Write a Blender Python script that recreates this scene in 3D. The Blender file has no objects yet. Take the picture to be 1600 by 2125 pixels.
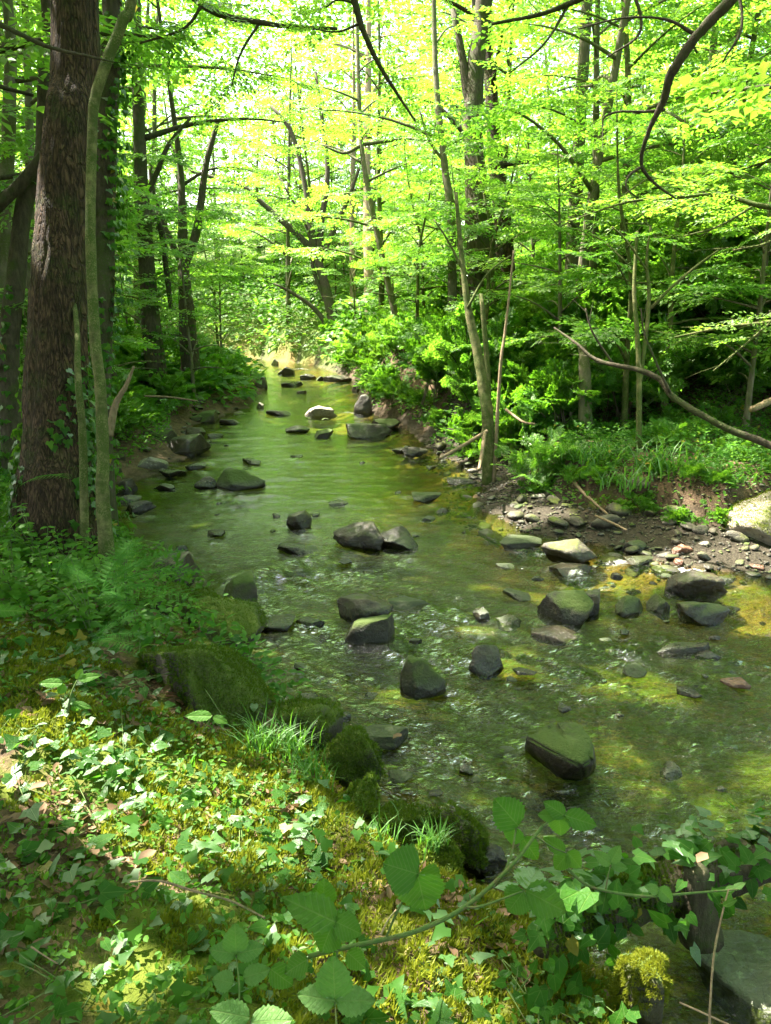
import bpy, bmesh, math, random
import numpy as np
from mathutils import Vector, Matrix

SC = bpy.context.scene
COL = SC.collection
R = math.radians

# ------------------------------------------------------------------ camera
CAM_H = 2.2
FPX, CX, CY = 1600.0, 800.0, 1062.5          # focal length and centre in photo pixels
PITCH = math.atan((CY - 640.0) / FPX)
cd = bpy.data.cameras.new("camera")
cam = bpy.data.objects.new("camera", cd)
COL.objects.link(cam)
cam.location = (0, 0, CAM_H)
cam.rotation_euler = (math.pi / 2 - PITCH, 0, 0)
cd.sensor_fit = 'VERTICAL'
cd.sensor_height = 24.0
cd.lens = 24.0 * FPX / 2125.0
cd.clip_start, cd.clip_end = 0.05, 600.0
SC.camera = cam

# ------------------------------------------------------------------ sky, sun, exposure
SUN_EL, SUN_AZ = 57.0, -60.0                  # azimuth from +Y, clockwise; negative = left
sdir = Vector((math.sin(R(SUN_AZ)) * math.cos(R(SUN_EL)), math.cos(R(SUN_AZ)) * math.cos(R(SUN_EL)), math.sin(R(SUN_EL))))
w = bpy.data.worlds.new("World")
SC.world = w
w.use_nodes = True
wn = w.node_tree.nodes
bg = wn["Background"]
sky = wn.new("ShaderNodeTexSky")
sky.sky_type = 'NISHITA'
sky.sun_disc = False
sky.sun_elevation = R(SUN_EL)
sky.sun_rotation = R(SUN_AZ)
sky.air_density, sky.dust_density, sky.ozone_density = 1.0, 4.0, 1.0
tint = wn.new("ShaderNodeMix")                 # a hazy, slightly warm summer sky
tint.data_type, tint.blend_type = 'RGBA', 'MULTIPLY'
tint.inputs[0].default_value = 1.0
tint.inputs[7].default_value = (1.0, .96, .84, 1)
w.node_tree.links.new(sky.outputs[0], tint.inputs[6])
w.node_tree.links.new(tint.outputs[2], bg.inputs[0])
bg.inputs[1].default_value = 0.10
sl = bpy.data.lights.new("sun", 'SUN')
sl.energy = 3.4
sl.angle = R(0.5)
sl.color = (1.0, 0.95, 0.86)
sun = bpy.data.objects.new("sun", sl)
COL.objects.link(sun)
sun.rotation_euler = sdir.to_track_quat('Z', 'Y').to_euler()
SC.view_settings.view_transform = 'Standard'
SC.view_settings.look = 'None'
SC.view_settings.gamma = 1.0
SC.view_settings.exposure = 3.62
SC.view_settings.use_curve_mapping = False
cy = SC.cycles
cy.use_denoising = True
cy.max_bounces = 12
cy.diffuse_bounces = 8
cy.transmission_bounces = 8
cy.glossy_bounces = 3
cy.transparent_max_bounces = 8
cy.caustics_reflective = False
cy.caustics_refractive = False
cy.sample_clamp_indirect = 6.0
cy.blur_glossy = 0.5

# ------------------------------------------------------------------ noise
def _hash(ix, iy, iz, seed):
    h = (ix.astype(np.int64) * 374761393 + iy.astype(np.int64) * 668265263 + iz.astype(np.int64) * 2147483647 + seed * 974711) & 0xFFFFFFFF
    h = ((h ^ (h >> 13)) * 1274126177) & 0xFFFFFFFF
    h = ((h ^ (h >> 16)) * 2246822519) & 0xFFFFFFFF
    return ((h ^ (h >> 15)) & 0xFFFFFF) / float(0xFFFFFF) * 2 - 1

def vnoise(p, seed=0):
    p = np.asarray(p, float)
    if p.shape[1] == 2:
        p = np.c_[p, np.zeros(len(p))]
    i = np.floor(p)
    f = p - i
    u = f * f * f * (f * (f * 6 - 15) + 10)
    ix, iy, iz = i[:, 0], i[:, 1], i[:, 2]
    out = 0
    for dx in (0, 1):
        wx = u[:, 0] if dx else 1 - u[:, 0]
        for dy in (0, 1):
            wy = u[:, 1] if dy else 1 - u[:, 1]
            for dz in (0, 1):
                wz = u[:, 2] if dz else 1 - u[:, 2]
                out = out + wx * wy * wz * _hash(ix + dx, iy + dy, iz + dz, seed)
    return out

def fbm(p, seed=0, octaves=4, gain=0.5, lac=2.03):
    p = np.asarray(p, float)
    a, s, t = 1.0, 0, 0
    for k in range(octaves):
        s = s + a * vnoise(p, seed + k * 17)
        t += a
        a *= gain
        p = p * lac + 3.7
    return s / t

def sstep(a, b, x):
    t = np.clip((x - a) / (b - a), 0, 1)
    return t * t * (3 - 2 * t)

# ------------------------------------------------------------------ picture -> world helpers
RGT = np.array([1.0, 0, 0])
FWD = np.array([0, math.cos(PITCH), -math.sin(PITCH)])
UPV = np.array([0, math.sin(PITCH), math.cos(PITCH)])
EYE = np.array([0, 0, CAM_H])

def PD(px, py, d):
    """world point seen at photo pixel, d metres along the view axis"""
    return EYE + d * (FWD + RGT * (px - CX) / FPX - UPV * (py - CY) / FPX)

def water_z(y):
    return 0.02 * np.maximum(0, np.asarray(y, float) - 10.0)

def PW(px, py, dz=0.0):
    """world point on the water surface (+dz) at photo pixel"""
    r = FWD + RGT * (px - CX) / FPX - UPV * (py - CY) / FPX
    z = dz
    for _ in range(12):
        t = (z - CAM_H) / r[2]
        q = EYE + t * r
        z = float(water_z(min(q[1], 40))) + dz
    return q

# ------------------------------------------------------------------ object helpers
def tag(o, label=None, cat=None, group=None, kind=None):
    if label: o['label'] = label
    if cat: o['category'] = cat
    if group: o['group'] = group
    if kind: o['kind'] = kind
    return o

def mesh_np(name, verts, faces, smooth=False, attrs=None):
    """faces: (M,k) int array or a list of such arrays"""
    if not isinstance(faces, (list, tuple)):
        faces = [faces]
    faces = [np.asarray(f, np.int32) for f in faces if len(f)]
    verts = np.asarray(verts, np.float32)
    me = bpy.data.meshes.new(name)
    me.vertices.add(len(verts))
    me.vertices.foreach_set("co", verts.ravel())
    loops = np.concatenate([f.ravel() for f in faces]).astype(np.int32)
    starts, base = [], 0
    for f in faces:
        m, k = f.shape
        starts.append(base + np.arange(m) * k)
        base += m * k
    starts = np.concatenate(starts).astype(np.int32)
    me.loops.add(len(loops))
    me.loops.foreach_set("vertex_index", loops)
    me.polygons.add(len(starts))
    me.polygons.foreach_set("loop_start", starts)
    me.update(calc_edges=True)
    if smooth:
        me.polygons.foreach_set("use_smooth", np.ones(len(starts), bool))
    for k, v in (attrs or {}).items():
        a = me.attributes.new(k, 'FLOAT', 'POINT')
        a.data.foreach_set("value", np.asarray(v, np.float32))
    return me

def obj(name, me, mat=None, parent=None, loc=None):
    if mat is not None and len(me.materials) == 0:
        me.materials.append(mat)
    o = bpy.data.objects.new(name, me)
    COL.objects.link(o)
    if parent is not None:
        o.parent = parent
    if loc is not None:
        o.location = loc
    return o

def empty(name, loc=(0, 0, 0), label=None, cat=None, group=None):
    o = bpy.data.objects.new(name, None)
    COL.objects.link(o)
    o.location = loc
    o.empty_display_size = 0.2
    return tag(o, label, cat, group)

def join(parts):
    """[(verts, [faces...])] -> verts, faces"""
    V, F, n = [], {}, 0
    for v, fs in parts:
        v = np.asarray(v, float)
        for f in (fs if isinstance(fs, list) else [fs]):
            f = np.asarray(f)
            if len(f):
                F.setdefault(f.shape[1], []).append(f + n)
        V.append(v)
        n += len(v)
    return np.concatenate(V), [np.concatenate(f) for f in F.values()]

def catmull(P, n):
    P = np.asarray(P, float)
    if len(P) == 2:
        t = np.linspace(0, 1, n)[:, None]
        return P[0] * (1 - t) + P[1] * t
    Q = np.vstack([2 * P[0] - P[1], P, 2 * P[-1] - P[-2]])
    s = np.linspace(0, len(P) - 1 - 1e-6, n)
    i = np.floor(s).astype(int)
    t = (s - i)[:, None]
    a, b, c, d = Q[i], Q[i + 1], Q[i + 2], Q[i + 3]
    return 0.5 * (2 * b + (c - a) * t + (2 * a - 5 * b + 4 * c - d) * t ** 2 + (3 * b - a - 3 * c + d) * t ** 3)

def tube(P, r, sides=8, n=None, rough=0.0, seed=0, lumps=2.5, ridges=0.0, cap=True):
    """swept tube along control points P (k,3) with radii r (k)"""
    P = np.asarray(P, float)
    r = np.asarray(r, float)
    n = n or max(4, 5 * (len(P) - 1) + 1)
    X = catmull(np.c_[P, r], n)
    C, rr = X[:, :3], np.maximum(X[:, 3], 0.0008)
    T = np.gradient(C, axis=0)
    T /= np.linalg.norm(T, axis=1)[:, None] + 1e-9
    ref = np.array([0, 1.0, 0]) if abs(T[0][1]) < 0.9 else np.array([1.0, 0, 0])
    U = np.cross(ref, T)
    U /= np.linalg.norm(U, axis=1)[:, None] + 1e-9
    W = np.cross(T, U)
    a = np.arange(sides) / sides * 2 * math.pi
    ca, sa = np.cos(a), np.sin(a)
    ring = U[:, None, :] * ca[None, :, None] + W[:, None, :] * sa[None, :, None]
    rad = np.repeat(rr[:, None], sides, 1)
    if rough:
        q = (C[:, None, :] + ring * rr[:, None, None]).reshape(-1, 3)
        rad = rad * (1 + rough * fbm(q * lumps / max(rr.max(), .02) * .35, seed, 3).reshape(n, sides))
    if ridges:
        L = np.cumsum(np.r_[0, np.linalg.norm(np.diff(C, axis=0), axis=1)])
        q = np.stack([np.repeat(np.cos(a)[None] * 5.5, n, 0), np.repeat(np.sin(a)[None] * 5.5, n, 0), np.repeat(L[:, None] * 2.2, sides, 1)], -1).reshape(-1, 3)
        rg = 1 - np.abs(fbm(q, seed + 5, 3)) * 2
        rad = rad + ridges * rg.reshape(n, sides)
    V = (C[:, None, :] + ring * rad[..., None]).reshape(-1, 3)
    i = np.arange(n - 1)[:, None] * sides
    j = np.arange(sides)[None]
    k = (j + 1) % sides
    F = np.stack([i + j, i + k, i + sides + k, i + sides + j], -1).reshape(-1, 4)
    fs = [F]
    if cap:
        V = np.vstack([V, C[0], C[-1]])
        c0, c1 = len(V) - 2, len(V) - 1
        jj = np.arange(sides)
        kk = (jj + 1) % sides
        fs.append(np.stack([kk, jj, np.full(sides, c0)], -1))
        o = (n - 1) * sides
        fs.append(np.stack([o + jj, o + kk, np.full(sides, c1)], -1))
    return V, fs

# ------------------------------------------------------------------ materials
class NT:
    def __init__(s, name):
        s.m = bpy.data.materials.new(name)
        s.m.use_nodes = True
        s.t = s.m.node_tree
        s.t.nodes.clear()
        s.out = s.n("ShaderNodeOutputMaterial")
    def n(s, typ, ins=None, **kw):
        nd = s.t.nodes.new(typ)
        for k, v in kw.items():
            setattr(nd, k, v)
        for k, v in (ins or {}).items():
            s.set(nd.inputs[k], v)
        return nd
    def set(s, sock, v):
        if isinstance(v, bpy.types.NodeSocket):
            s.t.links.new(v, sock)
        elif isinstance(v, (tuple, list)) and len(v) == 3 and sock.type == 'RGBA':
            sock.default_value = (*v, 1)
        else:
            sock.default_value = v
    def mix(s, f, a, b, blend='MIX'):
        nd = s.n("ShaderNodeMix", data_type='RGBA', blend_type=blend)
        s.set(nd.inputs[0], f); s.set(nd.inputs[6], a); s.set(nd.inputs[7], b)
        return nd.outputs[2]
    def math(s, op, a, b=0.0, clamp=False):
        nd = s.n("ShaderNodeMath", operation=op, use_clamp=clamp)
        s.set(nd.inputs[0], a); s.set(nd.inputs[1], b)
        return nd.outputs[0]
    def noise(s, scale, detail=4, rough=0.55, vec=None, dist=0.0):
        nd = s.n("ShaderNodeTexNoise", {"Scale": scale, "Detail": detail, "Roughness": rough, "Distortion": dist})
        if vec is not None: s.set(nd.inputs["Vector"], vec)
        return nd.outputs[0]
    def ramp(s, f, a, b):
        nd = s.n("ShaderNodeMapRange", {0: f, 1: a, 2: b}, interpolation_type='SMOOTHSTEP')
        return nd.outputs[0]
    def attr(s, name):
        return s.n("ShaderNodeAttribute", attribute_name=name).outputs["Fac"]
    def coord(s, which="Object"):
        return s.n("ShaderNodeTexCoord").outputs[which]
    def pos(s):
        return s.n("ShaderNodeNewGeometry").outputs["Position"]
    def mapping(s, vec, scale=(1, 1, 1), rot=(0, 0, 0)):
        return s.n("ShaderNodeMapping", {"Vector": vec, "Scale": scale, "Rotation": rot}).outputs[0]
    def bump(s, h, strength=0.5, dist=0.01, normal=None):
        nd = s.n("ShaderNodeBump", {"Height": h, "Strength": strength, "Distance": dist})
        if normal is not None: s.set(nd.inputs["Normal"], normal)
        return nd.outputs[0]
    def pbr(s, col, rough=0.8, normal=None, spec=0.3, coat=0.0):
        nd = s.n("ShaderNodeBsdfPrincipled", {"Base Color": col, "Roughness": rough, "Specular IOR Level": spec, "Coat Weight": coat, "Coat Roughness": 0.15})
        if normal is not None: s.set(nd.inputs["Normal"], normal)
        return nd.outputs[0]
    def done(s, shader):
        s.t.links.new(shader, s.out.inputs[0])
        return s.m

def leaf_mat(name, c1, c2, t1, t2, gloss=0.5, glossw=0.12, trans=0.5, yellow=0.0, veins=False):
    """diffuse + translucent leaf, tint varied per leaf (mesh island) and per object"""
    s = NT(name)
    g = s.n("ShaderNodeNewGeometry")
    oi = s.n("ShaderNodeObjectInfo").outputs["Random"]
    rnd = s.math('FRACT', s.math('ADD', g.outputs["Random Per Island"], oi))
    big = s.noise(0.55, 2, 0.5, g.outputs["Position"])
    k = s.math('ADD', s.math('MULTIPLY', rnd, 0.65), s.math('MULTIPLY', s.ramp(big, 0.35, 0.65), 0.35))
    cd_, ct_ = s.mix(k, c1, c2), s.mix(k, t1, t2)
    if yellow:
        y = s.math('GREATER_THAN', rnd, 1 - yellow)
        cd_ = s.mix(y, cd_, (0.25, 0.20, 0.03))
        ct_ = s.mix(y, ct_, (0.4, 0.35, 0.05))
    nrm = None
    if veins:                                        # leaf space: x runs along the midrib, y across
        sx = s.n("ShaderNodeSeparateXYZ", {0: s.coord("Object")})
        x_, ay = sx.outputs[0], s.math('ABSOLUTE', sx.outputs[1])
        if veins == 'pinnate':
            ph = s.math('FRACT', s.math('MULTIPLY', s.math('SUBTRACT', x_, s.math('MULTIPLY', ay, .75)), 8.0))
            side = s.ramp(s.math('ABSOLUTE', s.math('SUBTRACT', ph, .5)), .16, .02)
        else:
            r1 = s.math('ABSOLUTE', s.math('SUBTRACT', ay, s.math('MULTIPLY', x_, .95)))
            r2 = s.math('ABSOLUTE', s.math('ADD', ay, s.math('MULTIPLY', x_, 1.7)))
            side = s.ramp(s.math('MINIMUM', r1, r2), .035, .0)
        mid = s.ramp(ay, .022, .004)
        vn = s.math('MAXIMUM', mid, s.math('MULTIPLY', side, .55))
        mott = s.noise(9, 4, .6, s.coord("Object"))
        cd_ = s.mix(s.math('MULTIPLY', s.ramp(mott, .4, .7), .35), cd_, (.03, .08, .012))
        cd_ = s.mix(s.math('MULTIPLY', vn, .6), cd_, (.16, .24, .07) if veins == 'pinnate' else (.11, .18, .04))
        ct_ = s.mix(s.math('MULTIPLY', vn, .45), ct_, (.45, .6, .12))
        nrm = s.bump(s.math('ADD', s.math('MULTIPLY', vn, -1.0), s.math('MULTIPLY', mott, .6)), .45, .02)
    d = s.n("ShaderNodeBsdfDiffuse", {"Color": cd_})
    t = s.n("ShaderNodeBsdfTranslucent", {"Color": ct_})
    m = s.n("ShaderNodeMixShader", {0: trans, 1: d.outputs[0], 2: t.outputs[0]})
    gl = s.n("ShaderNodeBsdfGlossy", {"Color": (0.8, 0.85, 0.75), "Roughness": gloss})
    if nrm is not None:
        s.set(d.inputs["Normal"], nrm); s.set(gl.inputs["Normal"], nrm)
    fr = s.n("ShaderNodeLayerWeight", {"Blend": 0.25}).outputs["Fresnel"]
    f = s.math('MULTIPLY', s.math('ADD', fr, 0.06), glossw * 2.2)
    return s.done(s.n("ShaderNodeMixShader", {0: f, 1: m.outputs[0], 2: gl.outputs[0]}).outputs[0])

M = {}
M['leaf'] = leaf_mat("beech_leaf", (.045, .125, .012), (.09, .175, .014), (.155, .45, .026), (.33, .60, .035), trans=.52)
M['leaf_dark'] = leaf_mat("shade_leaf", (.04, .11, .012), (.08, .16, .016), (.16, .40, .015), (.34, .56, .02), glossw=.16)
M['leaf_fresh'] = leaf_mat("fresh_leaf", (.07, .16, .014), (.115, .20, .016), (.24, .55, .03), (.39, .65, .04), glossw=.16, trans=.53)
M['ivy'] = leaf_mat("ivy_leaf", (.015, .06, .008), (.04, .115, .012), (.08, .22, .02), (.20, .42, .03), gloss=.45, glossw=.05, trans=.40, yellow=.02)
M['ivy_big'] = leaf_mat("ivy_leaf_veined", (.012, .055, .007), (.035, .105, .010), (.06, .24, .012), (.16, .42, .02), gloss=.42, glossw=.04, trans=.38, yellow=.02, veins='ivy')
M['herb'] = leaf_mat("herb_leaf", (.03, .11, .010), (.07, .165, .014), (.12, .36, .012), (.26, .52, .02), gloss=.5, glossw=.07, trans=.46)
M['bramble'] = leaf_mat("bramble_leaf", (.045, .13, .018), (.08, .18, .026), (.16, .46, .015), (.28, .58, .025), gloss=.45, glossw=.06, trans=.45, veins='pinnate')
M['bramble_lit'] = leaf_mat("lit_young_bramble_leaf", (.085, .19, .045), (.14, .26, .075), (.20, .50, .03), (.32, .60, .05), gloss=.45, glossw=.06, trans=.42, veins='pinnate')  # paler bramble copy: young leaf tone plus light put into the colour
M['fern'] = leaf_mat("fern_frond", (.03, .12, .018), (.055, .16, .02), (.10, .34, .02), (.18, .42, .03), trans=.42, glossw=.03)
M['grass'] = leaf_mat("grass_blade", (.04, .13, .02), (.08, .18, .03), (.12, .34, .02), (.20, .44, .03), trans=.4, gloss=.5, glossw=.04)
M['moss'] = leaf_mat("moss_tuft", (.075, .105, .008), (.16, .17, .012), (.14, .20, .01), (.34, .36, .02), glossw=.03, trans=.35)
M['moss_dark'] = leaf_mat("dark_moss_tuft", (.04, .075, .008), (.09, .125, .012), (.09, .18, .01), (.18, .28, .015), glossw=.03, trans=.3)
M['litter'] = leaf_mat("dead_leaf", (.10, .055, .03), (.24, .15, .085), (.12, .06, .02), (.26, .16, .07), gloss=.6, glossw=.08, trans=.25, yellow=.02)

def bark_mat(name, c1, c2, moss=(.06, .08, .012), mossamt=0.4, scale=1.0, vert=7.0, bump=0.6, plates=0.0):
    s = NT(name)
    p = s.pos()
    v = s.mapping(p, (vert * scale, vert * scale, 1.0 * scale))
    n1 = s.noise(5.0, 6, 0.65, v)
    n2 = s.noise(2.2 * scale, 4, 0.6, p)
    n3 = s.noise(45 * scale, 3, 0.6, p)
    col = s.mix(s.ramp(n1, .3, .7), c1, c2)
    col = s.mix(s.math('MULTIPLY', n3, .5), col, (c1[0] * .6, c1[1] * .6, c1[2] * .6))
    mk = s.math('MULTIPLY', s.ramp(n2, .62 - mossamt * .5, .75 - mossamt * .3), s.ramp(n3, .25, .6))
    col = s.mix(mk, col, moss)
    h = s.math('ADD', n1, s.math('MULTIPLY', n3, .35))
    if plates:                                      # bark plates split by dark fissures
        wob = s.n("ShaderNodeVectorMath", {0: p, 1: s.n("ShaderNodeTexNoise", {"Scale": 4.0, "Detail": 3.0}).outputs[1]}, operation='ADD').outputs[0]
        vp = s.n("ShaderNodeTexVoronoi", {"Vector": s.mapping(wob, (16, 16, 3.2)), "Scale": plates}, feature='DISTANCE_TO_EDGE').outputs[0]
        fis = s.ramp(vp, .16, .02)
        col = s.mix(s.math('MULTIPLY', fis, .6), col, (c1[0] * .35, c1[1] * .35, c1[2] * .35))
        h = s.math('SUBTRACT', h, s.math('MULTIPLY', fis, .9))
    return s.done(s.pbr(col, .88, s.bump(h, bump, .02), .2))

M['bark'] = bark_mat("brown_bark", (.026, .016, .009), (.155, .092, .050), (.04, .048, .010), .30, 1.6, 6.0, 1.0, 2.1)
M['bark_green'] = bark_mat("mossy_smooth_bark", (.055, .055, .018), (.25, .225, .095), (.045, .07, .010), .60, 2.5, 1.0, .7)
M['bark_dark'] = bark_mat("dark_bark", (.045, .035, .022), (.10, .08, .05), (.04, .055, .012), .35, 1.5, 4.0, .8)
M['bark_grey'] = bark_mat("grey_bark", (.10, .085, .055), (.20, .17, .11), (.07, .09, .02), .4, 1.5, 3.0, .5)
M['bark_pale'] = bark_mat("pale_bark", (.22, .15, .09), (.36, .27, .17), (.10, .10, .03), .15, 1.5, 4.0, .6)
M['dead_wood'] = bark_mat("dead_wood", (.16, .11, .065), (.30, .22, .13), (.08, .09, .03), .2, 4.0, 3.0, .5)
M['green_stem'] = bark_mat("bramble_stem", (.07, .13, .03), (.13, .17, .05), (.14, .09, .05), .2, 20.0, 1.0, .2)

def rock_mat(name, c1, c2, moss=(.055, .075, .012), mossamt=.5, rough=.55, wet=True, spec=.5):
    s = NT(name)
    g = s.n("ShaderNodeNewGeometry")
    p, nz = g.outputs["Position"], s.n("ShaderNodeSeparateXYZ", {0: g.outputs["Normal"]}).outputs[2]
    oi = s.n("ShaderNodeObjectInfo").outputs["Random"]
    n1, n2, n3 = s.noise(7, 6, .6, p), s.noise(40, 5, .65, p), s.noise(3.1, 3, .5, p)
    col = s.mix(s.ramp(n1, .3, .7), c1, c2)
    col = s.mix(s.math('MULTIPLY', oi, .45), col, (c2[0] * 1.15, c2[1] * 1.0, c2[2] * .8))
    col = s.mix(s.ramp(n2, .55, .75), col, (c2[0] * 1.4, c2[1] * 1.4, c2[2] * 1.3))
    col = s.mix(s.ramp(n2, .45, .25), col, (c1[0] * .45, c1[1] * .45, c1[2] * .45))
    lich = s.math('MULTIPLY', s.ramp(s.noise(19, 3, .5, p), .62, .68), s.ramp(n2, .35, .6))
    col = s.mix(s.math('MULTIPLY', lich, .7), col, (c2[0] * 2.6, c2[1] * 2.8, c2[2] * 2.6))
    vc = s.n("ShaderNodeTexVoronoi", {"Vector": s.mapping(p, (1, 1, 2.2), (.5, .3, .2)), "Scale": 6.0}, feature='DISTANCE_TO_EDGE').outputs[0]
    crack = s.ramp(s.math('ADD', vc, s.math('MULTIPLY', n2, .05)), .045, .02)
    col = s.mix(s.math('MULTIPLY', crack, .6), col, (.006, .005, .004))
    up = s.ramp(nz, .15, .75)
    mk = s.math('MULTIPLY', up, s.ramp(s.math('ADD', n3, s.math('MULTIPLY', n2, .35)), .85 - mossamt * .6, 1.0 - mossamt * .5))
    col = s.mix(mk, col, s.mix(n2, moss, (moss[0] * 1.9, moss[1] * 1.7, moss[2] * 1.5)))
    z = s.n("ShaderNodeSeparateXYZ", {0: p}).outputs[2]
    if wet:                                          # a wet band just above the water
        wl = s.ramp(s.math('SUBTRACT', z, s.math('MULTIPLY', n1, .05)), .10, .02)
        col = s.mix(s.math('MULTIPLY', wl, .55), col, (.012, .010, .007))
        ro = s.math('SUBTRACT', s.math('ADD', rough, s.math('MULTIPLY', mk, .3)), s.math('MULTIPLY', wl, .3))
    else:
        ro = s.math('ADD', rough, s.math('MULTIPLY', mk, .3))
    h = s.math('ADD', s.math('ADD', n1, s.math('MULTIPLY', n2, .5)), s.math('MULTIPLY', s.noise(90, 3, .7, p), .25))
    return s.done(s.pbr(col, ro, s.bump(h, .9, .025), spec))

M['rock'] = rock_mat("wet_stone", (.014, .011, .0065), (.048, .035, .019), (.034, .05, .008), mossamt=.40, rough=.40)
M['rock_mossy'] = rock_mat("mossy_stone", (.015, .012, .007), (.048, .036, .020), (.034, .055, .006), mossamt=.85, rough=.6)
M['rock_bank'] = rock_mat("bank_boulder", (.016, .014, .009), (.045, .038, .024), (.05, .075, .008), mossamt=1.3, rough=.75)
M['rock_pale'] = rock_mat("pale_stone", (.09, .08, .06), (.24, .21, .165), mossamt=.25, rough=.7)  # pale stone; on the sunlit rocks its tone also stands in for sunlight
M['rock_pool'] = rock_mat("pool_slab", (.10, .12, .06), (.21, .25, .14), mossamt=.2, rough=.6)
M['rock_red'] = rock_mat("red_stone", (.16, .06, .035), (.28, .13, .08), mossamt=.0, rough=.55)
M['gravel'] = rock_mat("bar_stone", (.026, .022, .014), (.088, .076, .050), (.08, .10, .02), mossamt=.4, rough=.65)
M['earth'] = rock_mat("bank_earth", (.05, .035, .022), (.12, .085, .055), mossamt=.55, rough=.9, wet=False, spec=.1)

# ground: zones come from attributes that follow the terrain (bed, gravel, moss, field)
s = NT("forest_floor")
p = s.pos()
n1, n2, n3, n4 = s.noise(1.3, 5, .6, p), s.noise(9, 5, .65, p), s.noise(55, 4, .7, p), s.noise(3.3, 4, .6, p)
soil = s.mix(s.ramp(n2, .35, .65), (.045, .03, .017), (.11, .07, .04))
soil = s.mix(s.ramp(n3, .5, .72), soil, (.20, .13, .075))
mossc = s.mix(n3, (.05, .075, .008), (.11, .125, .014))
col = s.mix(s.ramp(s.math('ADD', n4, s.math('MULTIPLY', s.attr("moss"), .5)), .62, .82), soil, mossc)
grs = s.mix(n2, (.07, .12, .02), (.13, .19, .035))
col = s.mix(s.attr("field"), col, grs)
grav = s.mix(s.ramp(n3, .35, .65), (.018, .014, .009), (.06, .05, .034))
col = s.mix(s.attr("gravel"), col, grav)
vor = s.n("ShaderNodeTexVoronoi", {"Vector": s.mapping(p, (1, 1, .2)), "Scale": 11.0}, feature='F1')
bedc = s.mix(s.n("ShaderNodeSeparateColor", {0: vor.outputs[1]}).outputs[0], (.12, .088, .028), (.25, .175, .068))
bedc = s.mix(s.ramp(n1, .42, .6), bedc, (.085, .105, .012))
bedc = s.mix(s.ramp(n3, .6, .4), bedc, (.04, .036, .012))
st = s.noise(1.0, 5, .65, s.mapping(p, (7, 24, 7), (0, 0, R(38))), 1.2)      # algae combed out along the current
bedc = s.mix(s.math('MULTIPLY', s.ramp(st, .42, .6), .85), bedc, (.075, .115, .016))
bedc = s.mix(s.ramp(st, .45, .32), bedc, (.034, .034, .010))
warm = s.math('MULTIPLY', s.attr("warm"), s.ramp(s.noise(2.2, 3, .6, p), .38, .58))
bedc = s.mix(s.math('MULTIPLY', warm, .8), bedc, s.mix(s.ramp(n3, .35, .65), (.10, .05, .02), (.26, .14, .065)))
col = s.mix(s.attr("bed"), col, bedc)
h = s.math('ADD', s.math('MULTIPLY', n2, 1.0), s.math('MULTIPLY', n3, .6))
M['ground'] = s.done(s.pbr(col, .9, s.bump(h, .8, .03), .15))

# water: fresnel mix of a mirror-like surface and a tinted clear body, with white water where it breaks
s = NT("stream_water")
p = s.pos()
va = s.mapping(p, (9, 26, 9), (0, 0, R(38)))
vb = s.mapping(p, (16, 40, 16), (0, 0, R(-12)))
h = s.math('ADD', s.noise(1.0, 4, .6, va, .6), s.math('MULTIPLY', s.noise(1.0, 3, .55, vb, .4), .6))
yy = s.n("ShaderNodeSeparateXYZ", {0: p}).outputs[1]
h = s.math('MULTIPLY', h, s.math('SUBTRACT', 1.0, s.math('MULTIPLY', s.ramp(yy, 4.5, 9.5), .84)))
nrm = s.bump(h, .95, .036)
fres = s.n("ShaderNodeFresnel", {"IOR": 1.33, "Normal": nrm}).outputs[0]
gl = s.n("ShaderNodeBsdfGlossy", {"Color": (1, 1, 1), "Roughness": .06, "Normal": nrm}).outputs[0]
tr = s.n("ShaderNodeBsdfTransparent", {"Color": (.68, .75, .40)}).outputs[0]
wat = s.n("ShaderNodeMixShader", {0: fres, 1: tr, 2: gl}).outputs[0]
fn = s.noise(26, 6, .75, s.mapping(p, (.6, 1.3, 1), (0, 0, R(38))), .8)
fm = s.ramp(s.math('ADD', s.attr("foam"), s.math('MULTIPLY', s.math('SUBTRACT', fn, .5), 1.5)), .45, .95)
fo = s.n("ShaderNodeBsdfDiffuse", {"Color": (.75, .78, .74)}).outputs[0]
M['water'] = s.done(s.n("ShaderNodeMixShader", {0: s.math('MULTIPLY', fm, .7), 1: wat, 2: fo}).outputs[0])
# ------------------------------------------------------------------ stream outline and terrain
left_px = [(505, 768), (555, 800), (515, 848), (400, 885), (408, 938), (325, 985), (236, 1012), (228, 1140), (330, 1205), (420, 1262),
           (510, 1350), (575, 1450), (690, 1545), (745, 1640), (805, 1730), (900, 1800), (1050, 1870), (1180, 1945), (1270, 2030), (1330, 2120)]
right_px = [(660, 762), (690, 772), (742, 797), (742, 832), (775, 862), (845, 892), (885, 930), (960, 968), (985, 1012), (990, 1056), (1090, 1108),
            (1290, 1140), (1400, 1176), (1610, 1204)]
LEFT = [(-16, 32), (-8, 28.6), (-4.6, 26)] + [tuple(PW(*q)[:2]) for q in left_px] + [(1.35, 1.35), (1.6, 0.6), (9, -.5)]
RIGHT = [(9, 9.5), (5.6, 7.2)] + [tuple(PW(*q)[:2]) for q in reversed(right_px)] + [(-2.6, 27), (-5.2, 29.8), (-16, 34)]
POLY = np.array(LEFT + RIGHT)
NLEFT = len(LEFT)

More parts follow.
